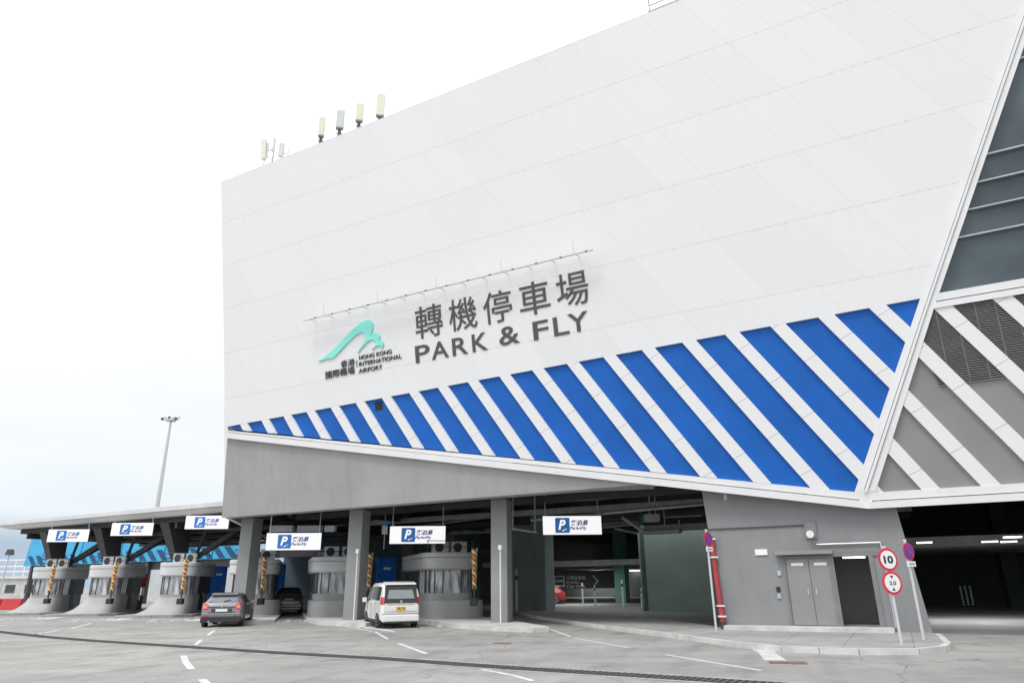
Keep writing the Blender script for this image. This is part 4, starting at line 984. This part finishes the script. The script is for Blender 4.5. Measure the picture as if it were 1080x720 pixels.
# ------------------------------------------------------------------ items inside the garage
ws = thing('wayfinding_sign', 'white car park symbol, lettering and arrow on the dark rear wall inside the garage', 'sign', dep(612, 618, 70))
ps = dep(583, 628, 70); Mw = Matrix.Translation(ps) @ Matrix.Rotation(R(-5), 4, 'Z') @ Matrix.Rotation(R(90), 4, 'X'); k_ = 1 / pxm(ps)
def wpx(x, y): return ((x - 583) * k_, (628 - y) * k_)
M['wsign'] = plain('sign_lettering_white', (.75, .75, .75), .5)
MB().prism([wpx(584, 621), wpx(649, 621), wpx(649, 603), wpx(584, 603)], -.12, -.02).build('sign_panel', 'dkmetal', ws, Mw)
a, b = wpx(585, 619), wpx(596, 608)
MB().box((a[0], a[1], 0), (b[0], b[1], .02)).build('symbol', 'wsign', ws, Mw)
MB().box((a[0] + .1, a[1] + .15, .021), (b[0] - .1, a[1] + .45, .03)).box((a[0] + .1, a[1] + .6, .021), (b[0] - .1, b[1] - .1, .03)).build('symbol_car', 'dkmetal', ws, Mw)
for s_, x0, y0, x1, y1 in (('公眾停車場', 598, 612.6, 618, 608), ('Public', 598, 616, 612, 613.4), ('Car Park', 598, 620.4, 618, 617)):
    a, b = wpx(x0, y0), wpx(x1, y1); text('lettering', s_, .5, 'wsign', ws, Mw @ Matrix.Translation(Vector((a[0], a[1], .0))), bold=.01, ext=.01, fit=(b[0]-a[0], b[1]-a[1]))
MB().prism([wpx(625, 608), wpx(626.5, 608), wpx(632, 613.5), wpx(628, 618), wpx(626.5, 618), wpx(630, 613.5)], 0, .02).build('arrow', 'wsign', ws, Mw)
def bollard(px, py, h, label):
    g = gnd(px, py, 0); t = thing('bollard', label, 'bollard', g, 0, 'steel bollards inside the garage')
    MB().tube((0, 0, 0), (0, 0, h), .07, n=10).build('post', 'signwhite', t); MB().tube((0, 0, h*.75), (0, 0, h*.85), .074, n=10).build('band', 'dkmetal', t)
bollard(657.5, 640, 1.9, 'tall pale post in front of the deep green column inside'); bollard(677.5, 640, 1.3, 'pale post at the left edge of the inner green wall')
bollard(615, 637.5, 1.7, 'pale bollard beneath the wall sign lettering'); bollard(628, 638, 1.5, 'pale bollard beneath the wall sign arrow'); bollard(545, 645, 2.6, 'pale post with lamp between the right column and the green one')
for i, (px, lab) in enumerate(((1017, 'left one of three leaning pale posts in the right opening'), (1022, 'middle one of three leaning pale posts in the right opening'), (1027, 'right one of three leaning pale posts in the right opening'))):
    g = gnd(px, 639, 0); t = thing('delineator', lab, 'post', g, 0, 'pale posts in the right opening')
    MB().tube((0, 0, 0), (0, 0, 1.25), .05, n=8).build('post', 'pole', t); MB().box((-.12, -.12, 0), (.12, .12, .05)).build('foot', 'black', t)

# ------------------------------------------------------------------ cars
def lerp(a, b, t): return a + (b - a) * t
class Car:
    """station loft. stations: (y, zb, zbelt, ztop, wlow, wbelt, wtop); y runs from rear (0) to front (L)"""
    def __init__(s, st): s.st = st
    def sec(s, y):
        st = s.st
        for i in range(len(st)-1):
            if st[i][0] <= y <= st[i+1][0]:
                t = (y - st[i][0]) / (st[i+1][0] - st[i][0]); return [lerp(a, b, t) for a, b in zip(st[i], st[i+1])]
        return list(st[-1] if y > st[-1][0] else st[0])
    def ring(s, y):
        _, zb, zl, zt, w0, w1, w2 = s.sec(y)
        r = [(0, zb), (w0*.82, zb), (w0*.97, zb+.1), (w0, lerp(zb, zl, .45)), (w1, lerp(zb, zl, .85)), (w1*.985, zl), (lerp(w1*.985, w2, .85), lerp(zl, zt, .82)), (w2*.9, lerp(zl, zt, .97)), (w2*.6, zt), (0, zt + .015)]
        return r
    def body(s, t, mat):
        mb = MB(); ys = [a[0] for a in s.st]; R_ = []
        for y in ys:
            r = s.ring(y); R_.append([(x, y, z) for x, z in r] + [(-x, y, z) for x, z in r[-2:0:-1]])
        loft(mb, R_); return mb.build('body', mat, t, smooth=True)
    def side(s, y, f):                          # point of the side between belt (0) and roof (1)
        _, zb, zl, zt, w0, w1, w2 = s.sec(y); return Vector((lerp(w1*.985, w2, f), y, lerp(zl, zt, f)))
    def side_win(s, t, y0, y1, f0=.08, f1=.8, mat='carglass', taper=(0, 0), name='side_window'):
        for sx in (-1, 1):
            ro = []
            N_ = 6
            for k in range(N_+1):
                y = lerp(y0, y1, k/N_); yt = lerp(y0 + taper[0], y1 + taper[1], k/N_)
                ro.append((s.side(y, f0), s.side(yt, f1)))
            mb = MB()
            for k in range(N_):
                a, b, c, d = ro[k][0], ro[k+1][0], ro[k+1][1], ro[k][1]
                P = [Vector((p.x + .008, p.y, p.z)) for p in (a, b, c, d)]; Q = [Vector((p.x - .02, p.y, p.z)) for p in (a, b, c, d)]
                mb.hexa([(p.x*sx, p.y, p.z) for p in Q], [(p.x*sx, p.y, p.z) for p in P])
            mb.build(name, mat, t)
    def top_win(s, t, y0, y1, wf=.78, mat='carglass', name='rear_window', lift=.012, crown=0.):
        mb = MB(); N_ = 5
        for k in range(N_):
            P = []
            for y, sg in ((lerp(y0, y1, k/N_), -1), (lerp(y0, y1, k/N_), 1), (lerp(y0, y1, (k+1)/N_), 1), (lerp(y0, y1, (k+1)/N_), -1)):
                c = s.sec(y); P.append(Vector((sg*c[6]*wf, y - lift*(1 if y0 < 2 else -1), c[3] + .006 + lift)))
            mb.hexa([p - Vector((0, 0, .02)) for p in P], P)
        return mb.build(name, mat, t)
def wheel(t, x, y, r=.32, w=.21):
    sx = 1 if x > 0 else -1
    tr = MB().tube((x - w/2*sx, y, r), (x + w/2*sx, y, r), r, n=24).build('wheel', 'black', t, smooth=True)
    MB().tube((x + w/2*sx, y, r), (x + (w/2+.01)*sx, y, r), r*.66, n=20).build('rim', 'rim', tr)
    mb = MB()
    for k in range(5): a = 2*math.pi*k/5; mb.bar((x + (w/2+.014)*sx, y, r), (x + (w/2+.014)*sx, y + r*.6*math.cos(a), r + r*.6*math.sin(a)), .03, .07)
    mb.build('spokes', 'dkmetal', tr)
def arch(t, x, y, r=.38):
    sx = 1 if x > 0 else -1; MB().tube((x - .14*sx, y, .33), (x + .004*sx, y, .33), r, n=24).build('wheel_arch', 'blackpl', t)
def rearbox(t, name, x0, x1, z0, z1, y, mat, th=.03, bevel=0., dx=0., sl=0.):
    mb = MB().hexa([(x0, y - th, z0), (x1, y - th, z0), (x1, y + .05, z0), (x0, y + .05, z0)], [(x0 + dx, y - th + sl, z1), (x1 + dx, y - th + sl, z1), (x1 + dx, y + .05 + sl, z1), (x0 + dx, y + .05 + sl, z1)])
    return mb.build(name, mat, t, bevel=bevel)

def make_van():
    t = thing('minivan', 'white minivan with a yellow rear plate waiting beside the middle column', 'van')
    c = Car([(0, .32, .95, .97, .72, .74, .66), (.06, .28, 1.0, 1.10, .80, .80, .70), (.16, .25, 1.03, 1.45, .835, .835, .70), (.27, .25, 1.05, 1.70, .84, .84, .70), (.42, .25, 1.05, 1.80, .845, .845, .71), (1.6, .22, 1.05, 1.845, .85, .85, .72), (2.9, .22, 1.02, 1.84, .85, .85, .72), (3.45, .22, 1.0, 1.74, .85, .84, .69), (3.95, .22, .98, 1.35, .85, .83, .66), (4.25, .22, .95, 1.08, .84, .80, .66), (4.6, .25, .78, .85, .78, .74, .6), (4.69, .32, .6, .66, .66, .64, .55)])
    b = c.body(t, 'carwhite')
    MB().hexa([(-.74, -.012, 1.0), (.74, -.012, 1.0), (.74, .12, 1.0), (-.74, .12, 1.0)], [(-.665, .19, 1.72), (.665, .19, 1.72), (.665, .35, 1.72), (-.665, .35, 1.72)]).build('tailgate_window_surround', 'blackpl', t, bevel=.03)
    MB().hexa([(-.59, .01, 1.17), (.59, .01, 1.17), (.59, .2, 1.17), (-.59, .2, 1.17)], [(-.5, .175, 1.64), (.5, .175, 1.64), (.5, .33, 1.64), (-.5, .33, 1.64)]).build('rear_window', plain('van_rear_glass', (.23, .27, .26), .12, var=.1), t, bevel=.02)
    MB().hexa([(-.68, .12, 1.74), (.68, .12, 1.74), (.7, .6, 1.82), (-.7, .6, 1.82)], [(-.66, .14, 1.80), (.66, .14, 1.80), (.68, .6, 1.87), (-.68, .6, 1.87)]).build('roof_spoiler', 'carwhite', t, bevel=.02)
    for sx in (-1, 1):
        MB().hexa([(sx*.69, -.02, .95), (sx*.81, .04, .95), (sx*.85, .3, .95), (sx*.69, .2, .95)], [(sx*.68, .06, 1.25), (sx*.80, .12, 1.25), (sx*.83, .3, 1.25), (sx*.68, .25, 1.25)]).build('tail_lamp', 'lampred', t)
        MB().hexa([(sx*.68, .06, 1.25), (sx*.80, .12, 1.25), (sx*.83, .3, 1.25), (sx*.68, .25, 1.25)], [(sx*.67, .17, 1.55), (sx*.745, .20, 1.55), (sx*.76, .3, 1.55), (sx*.67, .28, 1.55)]).build('tail_lamp_upper', 'lampclear', t)
        MB().tube((sx*.86, 3.45, 1.08), (sx*1.0, 3.4, 1.1), .05, n=6).build('mirror_arm', 'blackpl', t)
        MB().box((sx*1.0 - .1, 3.32, 1.0), (sx*1.0 + .1, 3.46, 1.2)).build('mirror', 'carwhite', t, bevel=.03)
    for y in (1.38, 2.44, 3.4):
        for sx in (-1, 1):
            MB().box((sx*.848 - .006, y, .38), (sx*.848 + .006, y + .015, 1.03)).build('door_gap', 'blackpl', t)
    for y in (2.2, 2.6): 
        for sx in (-1, 1): MB().box((sx*.86 - .015, y, .88), (sx*.86 + .015, y + .16, .92)).build('door_handle', 'steel', t)
    for sx in (-1, 1): MB().box((sx*.835 - .02, 1.2, .24), (sx*.835 + .02, 3.3, .33)).build('sill', 'blackpl', t)
    rearbox(t, 'bumper_gap', -.78, .78, .57, .582, .0, 'blackpl', .012); rearbox(t, 'tailgate_gap', -.7, .7, .66, .668, .03, 'blackpl', .04)
    rearbox(t, 'chrome_strip', -.6, .6, .955, .99, 0.0, 'steel', .022)
    pl = rearbox(t, 'number_plate', -.2, .2, .72, .86, .0, 'yellow', .03)
    text('plate_characters', 'VL 62', .1, 'dkletter', pl, WM[t.name] @ Matrix.Translation(Vector((-.16, -.032, .75))) @ Matrix.Rotation(R(90), 4, 'X'), ext=.001, fit=(.32, .08), bold=.004)
    MB().tube((0, -.01, 1.07), (0, -.03, 1.07), .05, n=16).build('badge', 'steel', t)
    MB().box((-.8, -.03, .27), (.8, .2, .55)).build('rear_bumper', 'carwhite', t, bevel=.05)
    MB().box((-.6, .02, .2), (.6, .4, .28)).build('underbody', 'blackpl', t)
    for y0, y1 in ((.55, 1.35), (1.42, 2.4), (2.47, 3.3)): c.side_win(t, y0, y1)
    c.side_win(t, 3.36, 3.75, .05, .55)
    c.top_win(t, 3.5, 4.1, .85, name='windscreen')
    for x in (-.77, .77):
        for y in (.85, 3.7): wheel(t, x, y, .31, .19); arch(t, x * 1.085, y)
    return t
def make_hatch():
    t = thing('hatchback', 'grey hatchback with bright tail lamps heading for the booths', 'car')
    c = Car([(0, .30, .62, .64, .74, .76, .70), (.05, .26, .86, .90, .84, .84, .72), (.14, .24, .95, 1.04, .885, .88, .68), (.32, .24, 1.0, 1.18, .90, .90, .64), (.52, .24, 1.0, 1.35, .91, .90, .60), (.72, .22, .99, 1.43, .91, .90, .59), (1.5, .20, .97, 1.475, .91, .90, .61), (2.2, .20, .95, 1.48, .91, .90, .62), (2.7, .20, .94, 1.38, .91, .89, .61), (3.25, .2, .93, 1.05, .91, .87, .62), (3.9, .22, .82, .88, .88, .84, .6), (4.3, .28, .62, .68, .76, .72, .5)])
    c.body(t, 'cargrey')
    c.top_win(t, .20, .66, .95, plain('hatch_rear_glass', (.20, .22, .23), .1, var=.1), name='rear_window')
    MB().hexa([(-.60, .42, 1.40), (.60, .42, 1.40), (.58, .85, 1.45), (-.58, .85, 1.45)], [(-.58, .44, 1.44), (.58, .44, 1.44), (.57, .85, 1.49), (-.57, .85, 1.49)]).build('roof_spoiler', 'cargrey', t, bevel=.01)
    MB().hexa([(-.55, .38, 1.36), (.55, .38, 1.36), (.55, .5, 1.36), (-.55, .5, 1.36)], [(-.57, .44, 1.40), (.57, .44, 1.40), (.57, .5, 1.40), (-.57, .5, 1.40)]).build('spoiler_shadow_gap', 'blackpl', t)
    MB().bar((.02, .16, 1.10), (.32, .2, 1.16), .03, .03).build('rear_wiper', 'black', t)
    for sx in (-1, 1):
        MB().hexa([(sx*.55, -.01, .78), (sx*.80, .02, .74), (sx*.905, .30, .80), (sx*.6, .16, .82)], [(sx*.58, .06, .96), (sx*.78, .08, 1.02), (sx*.89, .30, 1.06), (sx*.6, .18, 1.0)]).build('tail_lamp', 'lampred', t)
        MB().hexa([(sx*.66, -.025, .82), (sx*.78, -.005, .82), (sx*.78, .05, .82), (sx*.66, .05, .82)], [(sx*.66, .03, .93), (sx*.78, .045, .93), (sx*.78, .08, .93), (sx*.66, .08, .93)]).build('brake_lamp', 'braked', t)
        MB().box((sx*.98 - .1, 2.75, .93), (sx*.98 + .1, 2.9, 1.08)).build('mirror', 'cargrey', t, bevel=.03)
        rearbox(t, 'reflector', sx*.66 - .1, sx*.66 + .1, .47, .51, 0.0, 'lampred', .05)
    MB().box((-.86, -.03, .42), (.86, .2, .62)).build('rear_bumper', 'cargrey', t, bevel=.05)
    MB().box((-.87, -.05, .2), (.87, .25, .46)).build('lower_bumper', 'blackpl', t, bevel=.03)
    rearbox(t, 'plate_recess', -.45, .45, .66, .80, .0, 'dkmetal', .02)
    rearbox(t, 'number_plate', -.26, .26, .67, .78, .0, 'signwhite', .035)
    for z_ in (.63, .86): rearbox(t, 'panel_gap', -.6, .6, z_, z_ + .012, .0 if z_ < .7 else .03, 'black', .034)
    MB().tube((0, .03, .9), (0, -.0, .9), .06, n=14).build('badge', 'steel', t)
    MB().tube((-.5, .0, .24), (-.5, -.06, .24), .04, n=10).build('exhaust', 'steel', t)
    c.side_win(t, .75, 1.55, .1, .8, taper=(.15, 0)); c.side_win(t, 1.62, 2.65, .1, .8, taper=(0, -.15)); c.top_win(t, 2.6, 3.15, .9, name='windscreen')
    for x in (-.80, .80):
        for y in (.85, 3.45): wheel(t, x, y, .32, .21); arch(t, x * 1.115, y)
    return t
def make_suv():
    t = thing('dark_car', 'black estate car with roof rails stopped in the lane between two booths', 'car')
    c = Car([(0, .36, .7, .72, .76, .78, .70), (.06, .32, .95, 1.0, .86, .86, .74), (.16, .30, 1.05, 1.15, .90, .90, .72), (.42, .28, 1.06, 1.50, .91, .90, .66), (.65, .26, 1.06, 1.60, .92, .90, .66), (1.7, .24, 1.04, 1.66, .92, .90, .68), (2.6, .24, 1.0, 1.62, .92, .90, .67), (3.3, .24, .99, 1.15, .92, .88, .68), (4.2, .26, .9, .96, .88, .84, .62), (4.6, .32, .66, .72, .78, .74, .5)])
    c.body(t, 'carblack'); c.top_win(t, .19, .58, .95)
    for sx in (-1, 1):
        MB().hexa([(sx*.6, -.01, .84), (sx*.84, .03, .84), (sx*.91, .25, .84), (sx*.62, .16, .84)], [(sx*.62, .06, 1.04), (sx*.82, .08, 1.06), (sx*.89, .25, 1.06), (sx*.62, .18, 1.04)]).build('tail_lamp', 'lampred', t)
        MB().tube((sx*.62, .7, 1.68), (sx*.62, 2.5, 1.68), .025, n=6).build('roof_rail', 'steel', t)
        MB().box((sx*1.0 - .1, 2.9, 1.0), (sx*1.0 + .1, 3.05, 1.16)).build('mirror', 'carblack', t, bevel=.03)
    rearbox(t, 'number_plate', -.26, .26, .86, .97, .02, 'signwhite', .03)
    MB().box((-.86, -.03, .42), (.86, .2, .66)).build('rear_bumper', 'carblack', t, bevel=.05)
    MB().box((-.8, -.035, .3), (.8, .2, .42)).build('lower_bumper', 'steel', t, bevel=.03)
    c.side_win(t, .75, 1.6); c.side_win(t, 1.66, 2.7)
    c.top_win(t, 2.7, 3.2, .9, name='windscreen')
    for x in (-.8, .8):
        for y in (.85, 3.6): wheel(t, x, y, .35, .23); arch(t, x * 1.12, y, .4)
    return t
v_ = make_van(); pv = gnd(422, 662.3); place(v_, zset(pv, 0), R(21))
h_c = make_hatch(); ph_ = gnd(231.5, 661); place(h_c, zset(ph_, 0), R(12.5))
s_c = make_suv(); dd = gnd(303, 647.5); place(s_c, zset(dd, 0), R(17))

rc = copy_tree(h_c); rc.name = 'parked_car'; tag(rc, 'red car parked behind the bollards under the white wall lettering inside the garage', 'car')
M['carred'] = plain('red_car_paint', (.28, .02, .02), .4, coat=.3)
for ch in rc.children:
    if ch.name.startswith(('body', 'rear_bumper', 'mirror')): ch.data = ch.data.copy(); ch.data.materials[0] = M['carred']
g = dep(594.5, 625, 64); place(rc, zset(g, .004), R(95))
# ------------------------------------------------------------------ distant things on the left
def far_red():
    g = dep(3, 628, 66); t = thing('water_barrier', 'red plastic road barrier at the left edge beside the last booth', 'barrier', zset(g, 0))
    for k in range(4):
        x = -5.6 + k*1.9
        MB().hexa([(x, -.3, 0), (x + 1.8, -.3, 0), (x + 1.8, .3, 0), (x, .3, 0)], [(x, -.12, .95), (x + 1.8, -.12, .95), (x + 1.8, .12, .95), (x, .12, .95)]).build('segment', 'red', t, bevel=.04)
far_red()
g = dep(0, 600, 150); fs = thing('far_shed', 'long pale grey shed with white railing far off beyond the left booth', 'building', zset(g, 0))
MB().box((-40, 0, 0), (9, 8, 3.8)).build('wall', 'conc_lt', fs); MB().box((-40.3, -.4, 3.8), (9.3, 8.4, 4.3)).build('roof', 'roofring', fs)
mb = MB()
for k in range(24): mb.tube((-39 + k*2, .1, 4.3), (-39 + k*2, .1, 7.6), .09, n=5)
for z in (5.2, 6.2, 7.5): mb.tube((-39, .1, z), (9, .1, z), .1, n=5)
mb.build('railing', 'signwhite', fs)
for k in range(5): MB().box((-10 + k*4, -.05, 1), (-8 + k*4, 0, 2.6)).build('window', 'carglass', fs)
g = dep(2, 612, 120); t = thing('street_lamp', 'short thin lamp post with a dark round head at the far left edge', 'lamp', zset(g, 0)); zl_ = dep(5, 583, 120).z
MB().tube((0, 0, 0), (.3, 0, zl_), .14, .09, n=8).build('pole', 'steel', t); MB().tube((.3, 0, zl_ - .3), (.3, 0, zl_ + .6), .7, .5, n=10).build('lamp_head', 'dkmetal', t)
# tall floodlight mast
g = dep(165, 540, 230); zt_m = dep(177, 444, 230).z; mm = thing('floodlight_mast', 'tall slim floodlight mast rising behind the left canopy', 'floodlight', zset(g, 0)); 
xo = 0
MB().tube((0, 0, 0), (0, 0, zt_m), .95, .38, n=12).build('mast', 'steel', mm)
MB().tube((0, 0, zt_m), (0, 0, zt_m + .6), 1.6, 1.6, n=14).build('head_ring', 'steel', mm)
for k in range(8):
    x = -2.75 + 5.5*k/7
    lh = MB().box((x - .38, -.9, zt_m + .3 + (k % 2)*.5), (x + .38, -.2, zt_m + 1.1 + (k % 2)*.4)).build('lamp_head', 'pole' if k % 3 else 'dkmetal', mm, bevel=.08)
MB().bar((-2.9, 0, zt_m + .5), (2.9, 0, zt_m + .5), .15, .15).bar((-2.6, 0, zt_m + 1.2), (2.6, 0, zt_m + 1.2), .12, .12).build('crossbar', 'dkmetal', mm)

# ------------------------------------------------------------------ light
SUN_EL, SUN_AZ = R(58), R(215)                  # azimuth from +Y clockwise: behind the camera, left
w = bpy.data.worlds.new('World'); sc.world = w; w.use_nodes = True; nt = w.node_tree
bg = nt.nodes['Background']
sky = nd(nt, 'ShaderNodeTexSky', sky_type='NISHITA', sun_disc=False); sky.sun_elevation = SUN_EL; sky.sun_rotation = SUN_AZ
tc = nd(nt, 'ShaderNodeTexCoord'); sp = nd(nt, 'ShaderNodeSeparateXYZ'); nt.links.new(tc.outputs['Generated'], sp.inputs[0])
ramp = nd(nt, 'ShaderNodeValToRGB'); cr = ramp.color_ramp
cr.elements[0].position = 0.0; cr.elements[0].color = (.30, .37, .46, 1)
cr.elements[1].position = .7; cr.elements[1].color = (.95, .95, .95, 1)
for p_, c_ in ((.05, (.29, .35, .425, 1)), (.088, (.54, .575, .595, 1)), (.16, (.58, .595, .60, 1)), (.3, (.635, .64, .64, 1))):
    e = cr.elements.new(p_); e.color = c_
nt.links.new(sp.outputs[2], ramp.inputs[0])
nz = nd(nt, 'ShaderNodeTexNoise'); nz.inputs['Scale'].default_value = 2.2; nz.inputs['Detail'].default_value = 5
mp = nd(nt, 'ShaderNodeMapping'); mp.inputs['Scale'].default_value = (1, 1, 3.5); nt.links.new(tc.outputs['Generated'], mp.inputs[0]); nt.links.new(mp.outputs[0], nz.inputs['Vector'])
cl = mixc(nt, rng(nt, nz.outputs['Fac'], .35, .7), (.93, .95, .97), (1.05, 1.05, 1.05))
c = mixc(nt, 1., ramp.outputs[0], cl, 'MULTIPLY')
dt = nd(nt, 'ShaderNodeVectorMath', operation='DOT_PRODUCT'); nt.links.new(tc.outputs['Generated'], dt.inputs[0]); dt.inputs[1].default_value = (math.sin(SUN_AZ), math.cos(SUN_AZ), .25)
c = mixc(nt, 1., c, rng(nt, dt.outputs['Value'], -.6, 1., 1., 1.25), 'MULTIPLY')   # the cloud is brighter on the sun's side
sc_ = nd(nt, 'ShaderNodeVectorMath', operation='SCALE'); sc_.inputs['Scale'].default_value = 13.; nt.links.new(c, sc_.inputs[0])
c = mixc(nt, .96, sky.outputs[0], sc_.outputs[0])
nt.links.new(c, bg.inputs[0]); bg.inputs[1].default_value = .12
sl = bpy.data.lights.new('sun', 'SUN'); sl.energy = 1.4; sl.angle = R(16); sl.color = (1, .98, .95)
so = bpy.data.objects.new('sun', sl); COL.objects.link(so)
sd = Vector((math.sin(SUN_AZ)*math.cos(SUN_EL), math.cos(SUN_AZ)*math.cos(SUN_EL), math.sin(SUN_EL)))
so.rotation_euler = (-sd).to_track_quat('-Z', 'Y').to_euler()
vs = sc.view_settings; vs.view_transform = 'Standard'; vs.look = 'None'; vs.exposure = 0.06; vs.gamma = 1; vs.use_curve_mapping = False
sc.render.engine = 'CYCLES'
sc.cycles.max_bounces = 6; sc.cycles.use_denoising = True
